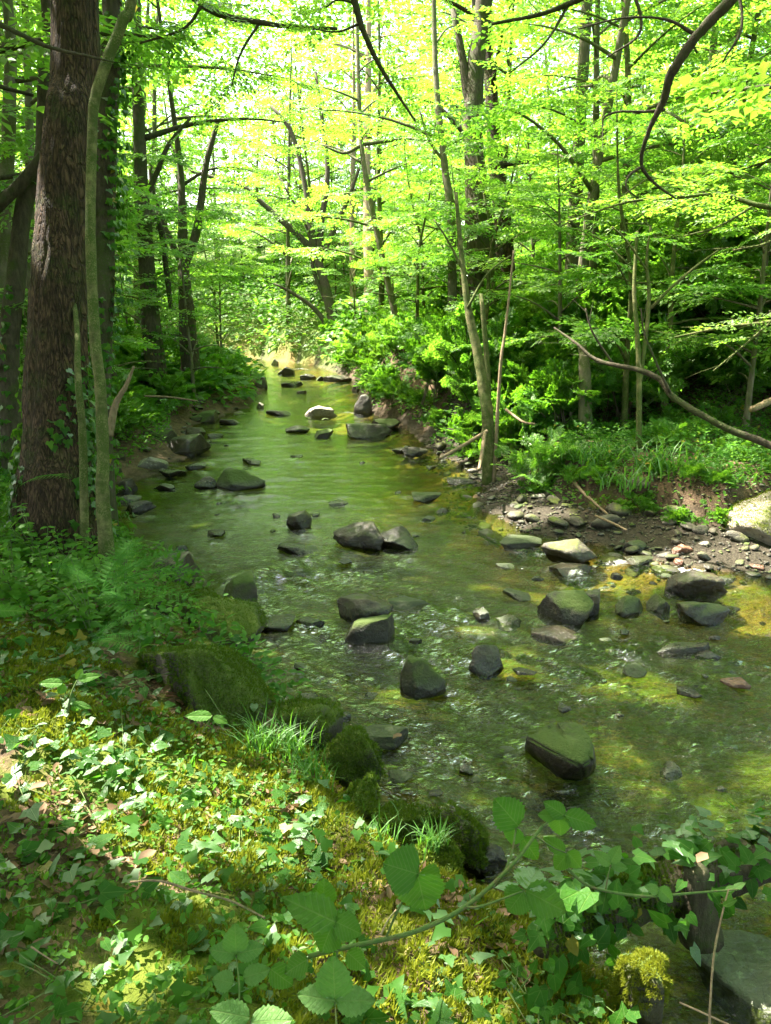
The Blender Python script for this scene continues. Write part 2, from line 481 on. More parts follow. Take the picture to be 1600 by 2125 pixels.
def stream_sd(x, y):
    """signed distance to the stream outline (negative in the water) and whether the nearest edge is the right bank"""
    p = np.stack([x, y], 1)
    best = np.full(len(p), 1e9)
    right = np.zeros(len(p), bool)
    inside = np.zeros(len(p), bool)
    n = len(POLY)
    for i in range(n):
        a, b = POLY[i], POLY[(i + 1) % n]
        ab = b - a
        t = np.clip(((p - a) @ ab) / (ab @ ab + 1e-12), 0, 1)
        d = np.hypot(*(p - (a + t[:, None] * ab)).T)
        k = d < best
        best[k] = d[k]
        right[k] = i >= NLEFT
        c = ((a[1] > p[:, 1]) != (b[1] > p[:, 1])) & (p[:, 0] < (b[0] - a[0]) * (p[:, 1] - a[1]) / (b[1] - a[1] + 1e-12) + a[0])
        inside ^= c
    return np.where(inside, -best, best), right

def terrain(x, y, detail=True):
    x, y = np.asarray(x, float), np.asarray(y, float)
    d, right = stream_sd(x, y)
    p2 = np.stack([x, y], 1)
    wz = water_z(np.minimum(y, 40))
    o = np.maximum(d, 0)
    # near left bank: mossy edge, then the shelf one stands on
    ln = .28 * sstep(0, .35, o) + .30 * sstep(.3, 1.5, o) + .25 * sstep(2, 6, o)
    lf = .22 * sstep(0, .8, o) + .40 * sstep(.6, 2.6, o) + .55 * sstep(1.8, 4.5, o) - .5 * sstep(7, 20, o)
    l = ln + (lf - ln) * sstep(6.2, 9, y)
    gravel_w = .78
    rn = .17 * sstep(0, gravel_w, o) + .36 * sstep(gravel_w, gravel_w + .3, o) + .40 * sstep(1.8, 4.2, o) + 2.5 * sstep(4.0, 6.2, o) + .10 * np.maximum(0, o - 6.0)
    rf = .30 * sstep(0, .35, o) + .95 * sstep(.25, .9, o) + .5 * sstep(.9, 3, o) + .9 * sstep(2.5, 6, o) + .10 * np.maximum(0, o - 5)
    r = rn + (rf - rn) * sstep(10.4, 13.5, y)
    h = np.where(right, r, l)
    h = h + np.where(d > 0, .16 * sstep(.2, 2.0, o) * fbm(p2 * .9, 3, 3), 0)
    bed = -.05 - .20 * sstep(0, .9, -d) + .05 * fbm(p2 * 1.7, 9, 3)
    h = np.where(d > 0, h, bed)
    if detail:
        h = h + .035 * fbm(p2 * 5.5, 21, 3) * np.where(d > 0, 1, .7)
        h = h + .06 * fbm(p2 * 2.3, 25, 2) * sstep(1.2, 2.5, o) * right
        h = h + .35 * np.abs(fbm(p2 * 1.1, 31, 4)) * sstep(4.0, 4.8, o) * right * sstep(13.5, 10, y)
    far = sstep(30, 90, np.hypot(x, y))
    h = h + far * np.where(x > 4, 6.0, 0.0) * sstep(4, 30, x)
    return h + wz, d, right

def ground_z(x, y):
    return float(terrain([x], [y])[0][0])

def axis(segments):
    out = [segments[0][0]]
    for a, b, s0, s1 in segments:
        v = a
        n = max(2, int(abs(b - a) / ((s0 + s1) / 2)))
        t = np.linspace(0, 1, n + 1)[1:]
        g = np.linspace(s0, s1, n)
        c = np.cumsum(g)
        out += list(a + (b - a) * c / c[-1])
    return np.array(out)

def grid_mesh(xs, ys, zf, keep=None):
    X, Y = np.meshgrid(xs, ys)
    x, y = X.ravel(), Y.ravel()
    z, extra = zf(x, y)
    nx, ny = len(xs), len(ys)
    i = (np.arange(ny - 1)[:, None] * nx + np.arange(nx - 1)[None]).ravel()
    F = np.stack([i, i + 1, i + nx + 1, i + nx], 1)
    V = np.stack([x, y, z], 1)
    if keep is not None:
        k = keep(x, y, z, extra)
        F = F[k[F].any(1)]
        used = np.zeros(len(V), bool)
        used[F.ravel()] = True
        idx = np.cumsum(used) - 1
        F = idx[F]
        V = V[used]
        extra = {a: b[used] for a, b in extra.items()}
    return V, F, extra

def zf_ground(x, y):
    h, d, right = terrain(x, y)
    p2 = np.stack([x, y], 1)
    nz = fbm(p2 * 1.8, 41, 3)
    bed = sstep(.05, -.12, d + .05 * nz)
    gw = np.where(right & (y < 13), .78, .12)
    grav = np.where(right, sstep(gw + .25, gw - .1, d + .25 * nz) * (1 - bed), sstep(.25, .05, d) * .6 * (1 - bed))
    field = .8 * sstep(22, 26, y)
    moss = np.where(right, .0, .55 - .6 * sstep(6, 8, y)) + .6 * nz
    warm = np.where(right, sstep(-1.5, -.2, d), sstep(-.5, -.1, d) * .5)
    return h, dict(warm=warm, bed=bed, gravel=grav, field=field, moss=moss)

xs = axis([(-90, -14, 9, 1.2), (-14, -4.5, 1.0, .12), (-4.5, 6.5, .062, .062), (6.5, 16, .12, 1.0), (16, 90, 1.2, 9)])
ys = axis([(-14, -1, 2, .3), (-1, .8, .2, .06), (.8, 11, .058, .062), (11, 26, .07, .4), (26, 130, .5, 10)])
V, F, at = grid_mesh(xs, ys, zf_ground)
ground = obj("ground", mesh_np("ground", V, F, True, at), M['ground'])
tag(ground, "mossy woodland floor with brown soil banks and the stony stream bed", kind="structure")

# ------------------------------------------------------------------ rocks
def rock_mesh(name, seed, sub=3, cuts=7, rough=.16, flat=None, squash=1.0):
    rng = np.random.default_rng(seed)
    bm = bmesh.new()
    bmesh.ops.create_icosphere(bm, subdivisions=sub, radius=1.0)
    V = np.array([v.co[:] for v in bm.verts])
    F = np.array([[v.index for v in f.verts] for f in bm.faces])
    bm.free()
    V *= 1 + rough * fbm(V * 1.3 + seed * 7.1, seed, 3)[:, None] * 1.6
    for _ in range(cuts):
        n = rng.normal(size=3)
        n /= np.linalg.norm(n)
        dd = rng.uniform(.48, .80)
        k = np.maximum(0, V @ n - dd)
        V -= (k * .97)[:, None] * n
    if flat is not None:
        n = np.array(flat, float)
        n /= np.linalg.norm(n)
        k = np.maximum(0, V @ n - .45)
        V -= (k * .96)[:, None] * n
    V *= 1 + rough * .45 * fbm(V * 5.0 + seed, seed + 3, 4, .6)[:, None]
    lo, hi = V.min(0), V.max(0)
    V = (V - (lo + hi) / 2) / (hi - lo)              # unit box, centred
    return mesh_np(name, V, F, sub >= 3)

RK = [rock_mesh("boulder", 100 + k, 4, cuts=9 + k % 6, rough=.2) for k in range(10)]
RKF = [rock_mesh("slab", 140 + k, 4, cuts=12, flat=(.1 * k - .2, .1, 1)) for k in range(6)]
WEDGE = rock_mesh("wedge", 177, 4, cuts=9, flat=(-.12, -.25, 1), rough=.12)
for me in RK + RKF + [WEDGE]:
    pass

def rock_obj(name, me, mat, loc, dims, rotz=0.0, tilt=(0, 0), parent=None):
    key = me.name + mat.name
    m2 = ROCKCACHE.get(key)
    if m2 is None:
        m2 = me.copy()
        m2.materials.clear()
        m2.materials.append(mat)
        ROCKCACHE[key] = m2
    o = obj(name, m2, None, parent)
    o.location = loc
    o.scale = dims
    o.rotation_euler = (tilt[0], tilt[1], rotz)
    return o
ROCKCACHE = {}

ROCKS = []          # (x, y, rx) for wakes
def stream_rock(px, py, wpx, hpx, mat, label, me=None, rotz=0.0, depth_ratio=.8, tilt=(0, 0), sink=.35, name="boulder", dz=0.0, rnd=[0]):
    """rock whose waterline centre is at photo pixel (px,py), wpx wide and hpx high in the photo"""
    rnd[0] += 1
    k = rnd[0]
    q = PW(px, py, dz)
    ax = (q - EYE) @ FWD
    wm, hm = wpx * ax / FPX, hpx * ax / FPX
    el = math.atan2(CAM_H - q[2], q[1])
    dm = wm * depth_ratio
    h = max(.35 * wm * .5, (hm - dm * math.sin(el) * .55) / math.cos(el))   # what shows above water
    full = h / (1 - sink)
    me = me or RK[k % len(RK)]
    if rotz == 0.0:
        rotz = [0.0, .35, -.4, 2.8, 3.5][k % 5]
    o = rock_obj(name, me, M[mat], (q[0], q[1] + dm * .35, q[2] - full * sink + full * .5), (wm * 1.08, dm, full), rotz, tilt)
    tag(o, label, "rock", "rocks standing in the stream")
    ROCKS.append((q[0], q[1] + dm * .35, wm * .55))
    return o

def hull_rock(name, tops, bottoms, mat, label, seed):
    """angular block from corner points: convex hull, subdivided and roughened"""
    P = np.array(tops + bottoms)
    c = P.mean(0)
    bm = bmesh.new()
    for q in P - c: bm.verts.new(q)
    r = bmesh.ops.convex_hull(bm, input=bm.verts)
    bmesh.ops.delete(bm, geom=[g for g in r['geom_interior'] if isinstance(g, bmesh.types.BMVert)], context='VERTS')
    bmesh.ops.triangulate(bm, faces=bm.faces)
    bmesh.ops.bevel(bm, geom=list(bm.edges), offset=.012, segments=2, affect='EDGES')
    bmesh.ops.triangulate(bm, faces=bm.faces)
    for _ in range(3):
        bmesh.ops.subdivide_edges(bm, edges=[e for e in bm.edges if e.calc_length() > .035], cuts=1)
        bmesh.ops.triangulate(bm, faces=bm.faces)
    bm.normal_update()
    co = np.array([v.co[:] for v in bm.verts])
    n1 = fbm(co * 9, seed, 4)
    for v, k in zip(bm.verts, n1): v.co += v.normal * (.014 * k)
    me = bpy.data.meshes.new(name)
    bm.to_mesh(me); bm.free()
    me.polygons.foreach_set("use_smooth", np.ones(len(me.polygons), bool))
    o = obj(name, me, M[mat], None, c)
    tag(o, label, "rock", "rocks standing in the stream")
    ROCKS.append((c[0], c[1], .2))
    return o
hull_rock("boulder", [PW(1085, 1528, .15), PW(1148, 1496, .20), PW(1200, 1497, .20), PW(1232, 1542, .17), PW(1230, 1578, .15), PW(1207, 1592, .14), PW(1168, 1572, .15)],
          [PW(1088, 1560, -.03), PW(1165, 1622, -.03), PW(1215, 1624, -.03), PW(1236, 1600, -.03), PW(1150, 1545, -.1), PW(1215, 1545, -.1)], 'rock_mossy',
          "large wedge-shaped boulder with a flat olive top at lower right of the stream", 4)
stream_rock(768, 1338, 108, 68, 'rock_mossy', "moss-topped stone with a pale wet side, mid-stream in front of a darker stone", RKF[1], .3, .7)
stream_rock(758, 1288, 112, 58, 'rock', "dark rounded stone mid-stream touching the moss-topped one before it", RK[1])
stream_rock(874, 1442, 100, 84, 'rock_mossy', "dark pyramid-shaped mossy stone alone in the lower middle of the stream", RK[2])
stream_rock(1008, 1400, 82, 68, 'rock', "black peaked stone between the pyramid-shaped stone and the twin stones", RK[3])
stream_rock(1182, 1295, 108, 72, 'rock_mossy', "blocky green-tinted stone, left one of a touching pair", RK[4])
stream_rock(1226, 1276, 62, 56, 'rock', "smooth dark stone tucked against the blocky green-tinted stone", RK[5])
stream_rock(1158, 1332, 98, 28, 'rock', "low black flat stone glistening just below the touching pair", RKF[2])
stream_rock(1456, 1236, 116, 62, 'rock', "broad shiny black boulder near the right edge by white water", RK[6])
stream_rock(1460, 1292, 102, 56, 'rock', "smooth dark brown boulder right below the shiny black one", RK[7])
stream_rock(1186, 1166, 108, 56, 'gravel', "pale-sided boulder in the sun beside the gravel bar", RK[8])
stream_rock(1190, 1192, 88, 26, 'rock', "low wet slab at the foot of the pale-sided boulder", RKF[3])
stream_rock(748, 1140, 116, 66, 'rock', "ridge-backed dark boulder, left one of two in the upper middle", RK[9])
stream_rock(826, 1138, 86, 48, 'rock', "reddish-brown boulder against the right of the ridge-backed one", RK[0])
stream_rock(622, 1096, 60, 40, 'rock', "knobbly brown stone upstream of the ridge-backed boulder", RK[1], 1.2)
stream_rock(616, 1152, 86, 24, 'rock', "low flat black stone just left below the ridge-backed boulder", RKF[4])
stream_rock(492, 1014, 106, 46, 'rock_mossy', "long mossy hump of rock alone in the left half of the bright water", RK[2], 2.9)
stream_rock(287, 1064, 60, 28, 'rock', "oval black stone in the glittering water right of the slim trunk", RK[3], .1)
stream_rock(445, 1113, 40, 14, 'rock', "small black stone lying flat in open water at left", RKF[5])
stream_rock(376, 1148, 24, 18, 'rock', "tiny black stone close to the left bank boulder", RK[4])
stream_rock(496, 1262, 92, 76, 'rock_mossy', "broad brown-green boulder at the left edge where water pours over a ledge", RK[5], 1.0)
stream_rock(560, 1312, 104, 34, 'rock', "jagged black slab below the pouring ledge", RKF[0])
stream_rock(640, 1300, 60, 18, 'rock', "thin dark slab continuing right from the jagged one", RKF[1])
stream_rock(666, 864, 64, 24, 'rock_pale', "white sunlit stone far up the stream splitting the current", RK[6])
stream_rock(616, 897, 50, 15, 'rock', "flat black stone nearer than the white sunlit one", RKF[2])
stream_rock(671, 908, 36, 18, 'rock_mossy', "little pointed mossy stone right of the flat black one upstream", RK[7])
stream_rock(765, 908, 92, 34, 'rock', "long flat-topped dark block at the right shore upstream", RKF[3], .1)
stream_rock(519, 962, 46, 11, 'rock', "thin flat stone in the middle of the bright water", RKF[4])
stream_rock(614, 951, 28, 8, 'rock', "very small flat stone in the middle of the bright water, farther right", RKF[5])
stream_rock(885, 1042, 66, 24, 'rock_mossy', "low mossy stone with water sliding over it near the gravel bar", RKF[0])
stream_rock(1428, 1360, 112, 28, 'rock', "long low bar of dark stone at right below the brown boulder", RKF[1], .1, .5)
stream_rock(1472, 1372, 52, 24, 'rock', "small dark stone at the end of the long low bar", RK[8])
stream_rock(1532, 1428, 56, 26, 'rock_red', "rust-red stone barely above the water at far right", RK[9])
stream_rock(968, 1606, 30, 20, 'rock', "small black stone left of the large wedge-shaped boulder", RK[0])
stream_rock(905, 1652, 30, 12, 'rock', "small flat dark stone below and left of the wedge-shaped boulder", RKF[2])
stream_rock(850, 1266, 86, 30, 'rock_mossy', "half-drowned green stone right of the dark rounded stone", RKF[3])
stream_rock(1000, 1286, 40, 26, 'rock', "small black stone with water curling round it mid-stream", RK[1], 2.0)
stream_rock(1075, 1243, 60, 14, 'rock_mossy', "half-drowned flat stone upstream of the blocky pair", RKF[4])
stream_rock(1306, 1276, 66, 40, 'rock_mossy', "brown leaning stone between the blocky pair and the right boulders", RK[2], .9)
stream_rock(1370, 1272, 54, 40, 'rock_mossy', "three-cornered green stone left of the smooth dark brown boulder", RK[3], 1.7)
stream_rock(1092, 1402, 46, 16, 'rock', "barely showing dark stone right of the black peaked stone", RKF[5])
stream_rock(1320, 1146, 46, 26, 'rock', "dark stone at the tip of the gravel bar", RK[4], .4)
stream_rock(1072, 1064, 48, 26, 'gravel', "square grey-green stone on the stream side of the gravel bar", RK[5], .8)
stream_rock(1420, 1158, 44, 32, 'rock_red', "orange-brown stone by the white water at the right shore", RK[6])
stream_rock(1330, 1172, 66, 20, 'rock', "flat wet stone with white water breaking over it", RKF[0])
stream_rock(790, 1545, 110, 24, 'rock_mossy', "flat dark stone awash beside the left bank boulders", RKF[1])
stream_rock(1085, 1135, 90, 16, 'rock_mossy', "half-drowned ledge upstream of the pale-sided boulder", RKF[2])
for (px, py, wx, hx, mt, lb) in [
    (300, 978, 80, 34, 'rock_pale', "grey shiny slab at the left waterline behind the slim trunk"),
    (350, 988, 54, 16, 'rock', "thin slab right of the grey shiny one"), (404, 972, 44, 13, 'rock', "flat stone off the left shore, farthest right"),
    (424, 1012, 46, 24, 'rock', "dark stone against the left end of the mossy hump"), (338, 1018, 46, 18, 'rock', "low forked dark stone nearest the glittering water"),
    (255, 1028, 48, 38, 'rock', "squarish dark stone right against the slim trunk"), (374, 945, 104, 48, 'rock', "big slanting slab on the left shore"),
    (318, 935, 96, 46, 'rock_mossy', "mossy block left of the big slanting slab"), (400, 912, 44, 26, 'rock', "knob of rock behind the big slanting slab"),
    (425, 876, 58, 26, 'rock_mossy', "rounded brown rock at the left shore upstream"), (474, 880, 38, 12, 'rock', "flat dark stone right of the rounded brown rock"),
    (445, 908, 32, 10, 'rock', "tiny flat stone off the left shore upstream"), (270, 905, 90, 40, 'rock_mossy', "mossy ledge high on the left shore behind the trunks"),
    (592, 776, 34, 16, 'rock', "dark rounded stone at the foot of the far white water"), (500, 782, 46, 22, 'rock', "dark rock at the left end of the far white water"),
    (540, 806, 32, 24, 'rock', "dark rock on the left far shore below the white water"), (576, 862, 52, 11, 'rock', "low stone at the left far shore in the shallows"),
    (540, 846, 16, 12, 'rock_pale', "tiny white stone on the left far shore"), (638, 786, 32, 11, 'rock', "far stone in the middle of the stream below white water"),
    (600, 802, 32, 9, 'rock', "pair-like low far stone in bright green water"), (618, 801, 20, 10, 'rock', "small far stone next to the low far one"),
    (570, 756, 15, 12, 'rock_pale', "round white stone above the far white water"), (664, 788, 16, 8, 'rock', "small dark far stone toward the right shore"),
    (625, 816, 20, 6, 'rock', "lone tiny stone mid-stream in the distance"), (700, 790, 60, 12, 'rock', "dark shelf of rock at the right far shore"),
    (752, 858, 36, 40, 'rock', "upright dark rock at the foot of the far earth bank"), (745, 812, 30, 20, 'rock', "dark rock under the far right bank"),
    (800, 890, 60, 22, 'rock_mossy', "greenish rock on the right shore behind the flat-topped block"), (830, 940, 40, 12, 'rock', "low dark stone off the right shore"),
    (862, 945, 50, 20, 'gravel', "grey stone at the upper end of the gravel bar"), (960, 1005, 60, 16, 'rock', "flat dark stone by the dead branches"),
]:
    stream_rock(px, py, wx, hx, mt, lb, (RKF if hx < wx * .36 else RK)[(px + py) % 6], .2 + (px % 7) * .2 - .6)

# boulders of the near left bank, standing on the shore and clothed in moss
def bank_rock(px, py, axis_d, wpx, hpx, mat, label, me, rotz=0.0, ratio=.9, tilt=(0, 0)):
    q = PD(px, py, axis_d)
    wm, hm = wpx * axis_d / FPX, hpx * axis_d / FPX
    o = rock_obj("boulder", me, M[mat], q, (wm, wm * ratio, hm), rotz, tilt)
    tag(o, label, "rock", "mossy boulders along the near bank")
    return o

def depth_on(px, py, dz):
    return float((PW(px, py, dz) - EYE) @ FWD)

BANK = []
for (px, py, dz, wx, hx, mt, lb, me, rz, ra, ti) in [
    (420, 1430, .34, 360, 250, 'rock_bank', "biggest mossy boulder sloping to the water on the near left bank", RK[0], -.55, .6, (0, .42)),
    (640, 1520, .15, 150, 150, 'rock_bank', "dark mossy boulder at the water's edge above the grass tuft", RK[1], .4, .9, (0, 0)),
    (718, 1580, .12, 140, 130, 'rock_bank', "round mossy boulder at the water's edge next to the dark one", RK[2], .2, .9, (0, 0)),
    (750, 1680, .12, 145, 125, 'rock_bank', "flat-faced mossy boulder lowest along the near water's edge", RK[3], .9, .9, (0, 0)),
    (455, 1315, .22, 190, 140, 'rock_bank', "mossy hump above the biggest boulder on the near left bank", RK[4], .1, .8, (0, .2)),
    (350, 1200, .12, 130, 110, 'rock', "bare dark boulder at the water behind the fern", RK[5], .3, .9, (0, 0)),
    (345, 1262, .25, 130, 100, 'rock_bank', "boulder under the fern with a mossy cap", RK[1], 1.3, .9, (0, .1)),
    (425, 1270, .16, 100, 86, 'rock_bank', "small dark boulder right of the fern", RK[2], 2.0, .9, (0, 0)),
    (950, 1745, .10, 130, 126, 'rock', "black wet boulder in the shade behind the bramble stem", RK[3], 2.2, .9, (0, 0)),
    (900, 1805, .20, 110, 110, 'rock_bank', "boulder carrying the sunlit tuft of thin grass", RK[4], .6, .9, (0, 0)),
    (1010, 1780, .02, 80, 60, 'rock', "dark wet stone at the water left of the upper bramble leaves", RKF[2], .6, .9, (0, 0)),
    (845, 1720, .10, 160, 100, 'rock_bank', "low green mossy mound between the lower boulders", RKF[3], .2, .8, (0, 0)),
    (1335, 2060, .32, 110, 170, 'rock_bank', "yellow moss-covered stump-like stone in the sun by the still pool", RK[5], .3, .9, (0, 0)),
    (1590, 1095, .20, 175, 150, 'rock_pale', "sunlit mossy boulder at the right edge above the shore", RK[0], 2.4, .9, (0, 0)),
    (1545, 2035, -.06, 230, 150, 'rock_pool', "pale smooth slab lying in the still pool at the lower right corner", RKF[0], -.4, 1.1, (0, .1)),
]:
    BANK.append(bank_rock(px, py, depth_on(px, py, dz), wx, hx, mt, lb, me, rz, ra, ti))

# gravel bar on the right shore: every stone an object
rng = np.random.default_rng(5)
GR = [rock_mesh("bar_stone", 300 + k, 2, cuts=14, flat=(0, .1, 1) if k % 2 else None) for k in range(8)]
cnt, tries = 0, 0
placed = []
while cnt < 185 and tries < 14000:
    tries += 1
    px, py = rng.uniform(880, 1600), rng.uniform(925, 1190)
    q = PW(px, py, .06)
    dd, rr = stream_sd(np.array([q[0]]), np.array([q[1]]))
    if not rr[0] or dd[0] < -.30 or dd[0] > 1.3:
        continue
    sz = float(np.clip(rng.lognormal(-2.2, .5), .05, .30))
    if any((q[0] - a) ** 2 + (q[1] - b) ** 2 < (.36 * (sz + c)) ** 2 for a, b, c in placed):
        continue
    placed.append((q[0], q[1], sz))
    gz = ground_z(q[0], q[1])
    flat = rng.uniform(.28, .6)
    mt = 'rock_pale' if rng.random() < .07 else ('rock_red' if rng.random() < .03 else ('rock_mossy' if rng.random() < .2 else 'gravel'))
    o = rock_obj("stone", GR[cnt % 8], M[mt], (q[0], q[1], gz + sz * flat * .28), (sz, sz * rng.uniform(.6, .95), sz * flat), rng.uniform(0, 6.28), (rng.normal(0, .15), rng.normal(0, .15)))
    look = {'rock_pale': 'pale', 'rock_red': 'reddish', 'rock_mossy': 'moss-tinged', 'gravel': 'grey-brown'}[mt]
    where = "at its upper end by the leaning stem" if q[1] > 8.6 else ("in its middle" if q[0] < 2.6 else "at its lower end near the sunlit boulder")
    size = "larger" if sz > .16 else "small"
    tag(o, f"{size} {look} stone on the gravel bar, {where}", "stone", "stones of the gravel bar")
    cnt += 1

# small pebbles between them, too many to count
rng = np.random.default_rng(6)
x, y = rng.uniform(.5, 5.5, 9000), rng.uniform(6.2, 12.5, 9000)
h, d, rt = terrain(x, y)
k = rt & (d > -.35) & (d < 1.15)
x, y, h = x[k], y[k], h[k]
OCT = np.array([[1, 0, 0], [-1, 0, 0], [0, 1, 0], [0, -1, 0], [0, 0, 1], [0, 0, -1.0]]) * .5
OF = np.array([[0, 2, 4], [2, 1, 4], [1, 3, 4], [3, 0, 4], [2, 0, 5], [1, 2, 5], [3, 1, 5], [0, 3, 5]])
sz = rng.uniform(.02, .055, (len(x), 1, 1)) * rng.uniform(.6, 1.3, (len(x), 1, 3)) * np.array([1, 1, .6])
an = rng.uniform(0, 6.28, len(x))
Pv = OCT[None] * sz + rng.normal(0, .004, (len(x), 6, 3))
ca, sa = np.cos(an)[:, None], np.sin(an)[:, None]
Pv = np.stack([Pv[..., 0] * ca - Pv[..., 1] * sa, Pv[..., 0] * sa + Pv[..., 1] * ca, Pv[..., 2]], -1) + np.stack([x, y, h + .006], 1)[:, None]
gvl = obj("gravel", mesh_np("gravel", Pv.reshape(-1, 3), (OF[None] + (np.arange(len(x)) * 6)[:, None, None]).reshape(-1, 3)), M['gravel'])
tag(gvl, "fine dark gravel between the stones of the right shore", kind="stuff")

# stones strewn along the left shore upstream
placed = []
for _ in range(1500):
    x, y = rng.uniform(-4.5, -1), rng.uniform(8, 17)
    d, rt = stream_sd(np.array([x]), np.array([y]))
    if rt[0] or not -.25 < d[0] < .75: continue
    sz = float(np.clip(rng.lognormal(-1.6, .5), .1, .5))
    if any((x - a) ** 2 + (y - b) ** 2 < (.5 * (sz + c)) ** 2 for a, b, c in placed): continue
    placed.append((x, y, sz))
    o = rock_obj("stone", (RK + RKF)[len(placed) % 16], M['rock' if len(placed) % 3 else 'rock_mossy'], (x, y, ground_z(x, y) + sz * .08), (sz, sz * .75, sz * rng.uniform(.3, .55)), rng.uniform(0, 6.28))
    tag(o, ("flat" if len(placed) % 16 > 9 else "blocky") + " dark stone strewn on the left shore " + ("behind the slim trunk" if y < 11 else "below the two ivy-footed trunks"), "stone", "stones of the left shore")
    if len(placed) >= 40: break

# small stones barely breaking the surface
rng = np.random.default_rng(12)
placed = []
for _ in range(4000):
    px, py = rng.uniform(330, 1600), rng.uniform(860, 1640)
    q = PW(px, py)
    d, rt = stream_sd(np.array([q[0]]), np.array([q[1]]))
    if d[0] > -.12: continue
    if rng.random() > (.9 if (px > 1050 and py < 1420) or d[0] > -.5 else .22): continue
    sz = float(np.clip(rng.lognormal(-2.3, .45), .05, .22))
    if any((q[0] - a) ** 2 + (q[1] - b) ** 2 < (sz + c) ** 2 for a, b, c in placed) or any((q[0] - a) ** 2 + (q[1] - b) ** 2 < (c + sz * .6) ** 2 for a, b, c in ROCKS): continue
    placed.append((q[0], q[1], sz))
    o = rock_obj("stone", (RK + RKF)[len(placed) % 16], M['rock' if len(placed) % 4 else 'rock_mossy'], (q[0], q[1], q[2] - sz * .02), (sz, sz * .8, sz * .38), rng.uniform(0, 6.28))
    tag(o, "little wet stone barely breaking the surface " + ("near the gravel bar" if rt[0] and d[0] > -.9 else "near the left bank" if d[0] > -.7 else "out in the stream, " + ("upstream" if py < 1080 else "in the middle reach" if py < 1330 else "downstream")), "stone", "little stones awash in the stream")
    if len(placed) >= 72: break

# ------------------------------------------------------------------ water
FOAM = [(1080, 1130, .34, .75), (1130, 1150, .2, .7), (1285, 1168, .22, .9), (1420, 1182, .32, 1.1), (1240, 1215, .30, .6), (1330, 1232, .3, .45), (945, 1270, .16, .65), (1500, 1230, .22, .5),
        (1190, 1318, .25, .55), (722, 858, .35, .9), (640, 862, .3, .6), (520, 768, .9, 1.0), (625, 766, .7, .8), (700, 798, .5, .8), (1170, 1632, .10, .8), (1190, 1600, .08, .6),
        (1260, 1740, .12, .55), (1090, 1690, .12, .5), (1180, 1196, .25, .6), (585, 1084, .18, .6), (660, 1190, .3, .35), (1190, 1395, .25, .35), (1090, 1370, .18, .4), (1480, 1590, .05, .6), (1540, 1215, .2, .7)]
FW = np.array([(*PW(a, b)[:2], c, e) for a, b, c, e in FOAM])
LEDGE = [tuple(PW(*q)[:2]) for q in [(470, 1215), (560, 1190), (640, 1165), (690, 1160)]]

def wave(x, y):
    p2 = np.stack([x, y], 1)
    def rot(a):
        c, s_ = math.cos(a), math.sin(a)
        return np.stack([p2[:, 0] * c + p2[:, 1] * s_, -p2[:, 0] * s_ + p2[:, 1] * c], 1)
    near = rot(R(-38)) * np.array([2.6, 8.5])       # streaks running with the flow
    far = rot(R(8)) * np.array([2.6, 7.5])          # ripples across the farther reach
    k = sstep(5, 9, y)
    wv = (1 - k) * fbm(near + .4 * fbm(p2 * 3, 5, 2)[:, None], 51, 4, .55) + k * fbm(far, 61, 4, .55)
    act = np.full(len(x), .010) + .016 * sstep(5.8, 4.2, y) * sstep(-1.5, .5, x) + .010 * sstep(2, 3.6, x)
    z = np.zeros(len(x))
    foam = np.zeros(len(x))
    for fx, fy, fr, fs in FW:
        g = np.exp(-((x - fx) ** 2 + (y - fy) ** 2) / (fr * fr))
        foam += .75 * fs * np.exp(-(((x - fx) / (fr * .8)) ** 2 + ((y - fy) / (fr * .45)) ** 2))
        act = act + .018 * g * min(1, fs)
    for rx, ry, rr in ROCKS:
        if ry > 12: continue
        dx, dy = x - rx, y - ry
        near_ = dx * dx + dy * dy < (rr * 5) ** 2
        if not near_.any(): continue
        fx, fy = (.72, -.69) if ry < 6.5 else (.2, -.98)
        al, cr = dx * fx + dy * fy, -dx * fy + dy * fx
        wake = np.exp(-(cr / (rr * .9)) ** 2) * np.exp(-((al - rr * 1.6) / (rr * 1.8)) ** 2)
        act = act + .016 * wake
        z += .014 * np.exp(-((al + rr * 1.05) / (rr * .4)) ** 2 - (cr / rr) ** 2)
        foam += .10 * wake
    # the small ledge where the stream pours down
    a, b = np.array(LEDGE[0]), np.array(LEDGE[-1])
    ab = b - a
    L = np.linalg.norm(ab)
    t = ((p2 - a) @ ab) / L ** 2
    nrm_ = np.array([ab[1], -ab[0]]) / L
    sd = (p2 - a) @ nrm_
    lm = sstep(-.15, .1, t) * sstep(1.25, .95, t)
    z += lm * (.05 * np.exp(-((sd + .10) / .14) ** 2) - .035 * np.exp(-((sd - .16) / .12) ** 2))
    act = act + lm * .02 * np.exp(-((sd - .3) / .3) ** 2)
    calm = sstep(.5, .25, np.hypot(x - 1.45, y - 1.85) / 1.4)
    act = act * (1 - .85 * calm)
    z = z + act * wv * 2.1 + act * .45 * fbm(p2 * 17, 71, 3)
    return z, foam

def zf_water(x, y):
    z, foam = wave(x, y)
    return z + water_z(np.minimum(y, 40)), dict(foam=foam)

def keep_water(x, y, z, ex):
    d, _ = stream_sd(x, y)
    return d < .28

xs = axis([(-16, -5, .6, .2), (-5, -2.4, .12, .04), (-2.4, 4.2, .031, .031), (4.2, 9, .05, .3)])
ys = axis([(.2, 1.4, .12, .05), (1.4, 8, .03, .032), (8, 14, .036, .08), (14, 42, .09, .5)])
V, F, at = grid_mesh(xs, ys, zf_water, keep_water)
water = obj("water", mesh_np("water", V, F, True, at), M['water'])
tag(water, "shallow clear stream reflecting green canopy, rippled and white where it breaks", kind="structure")
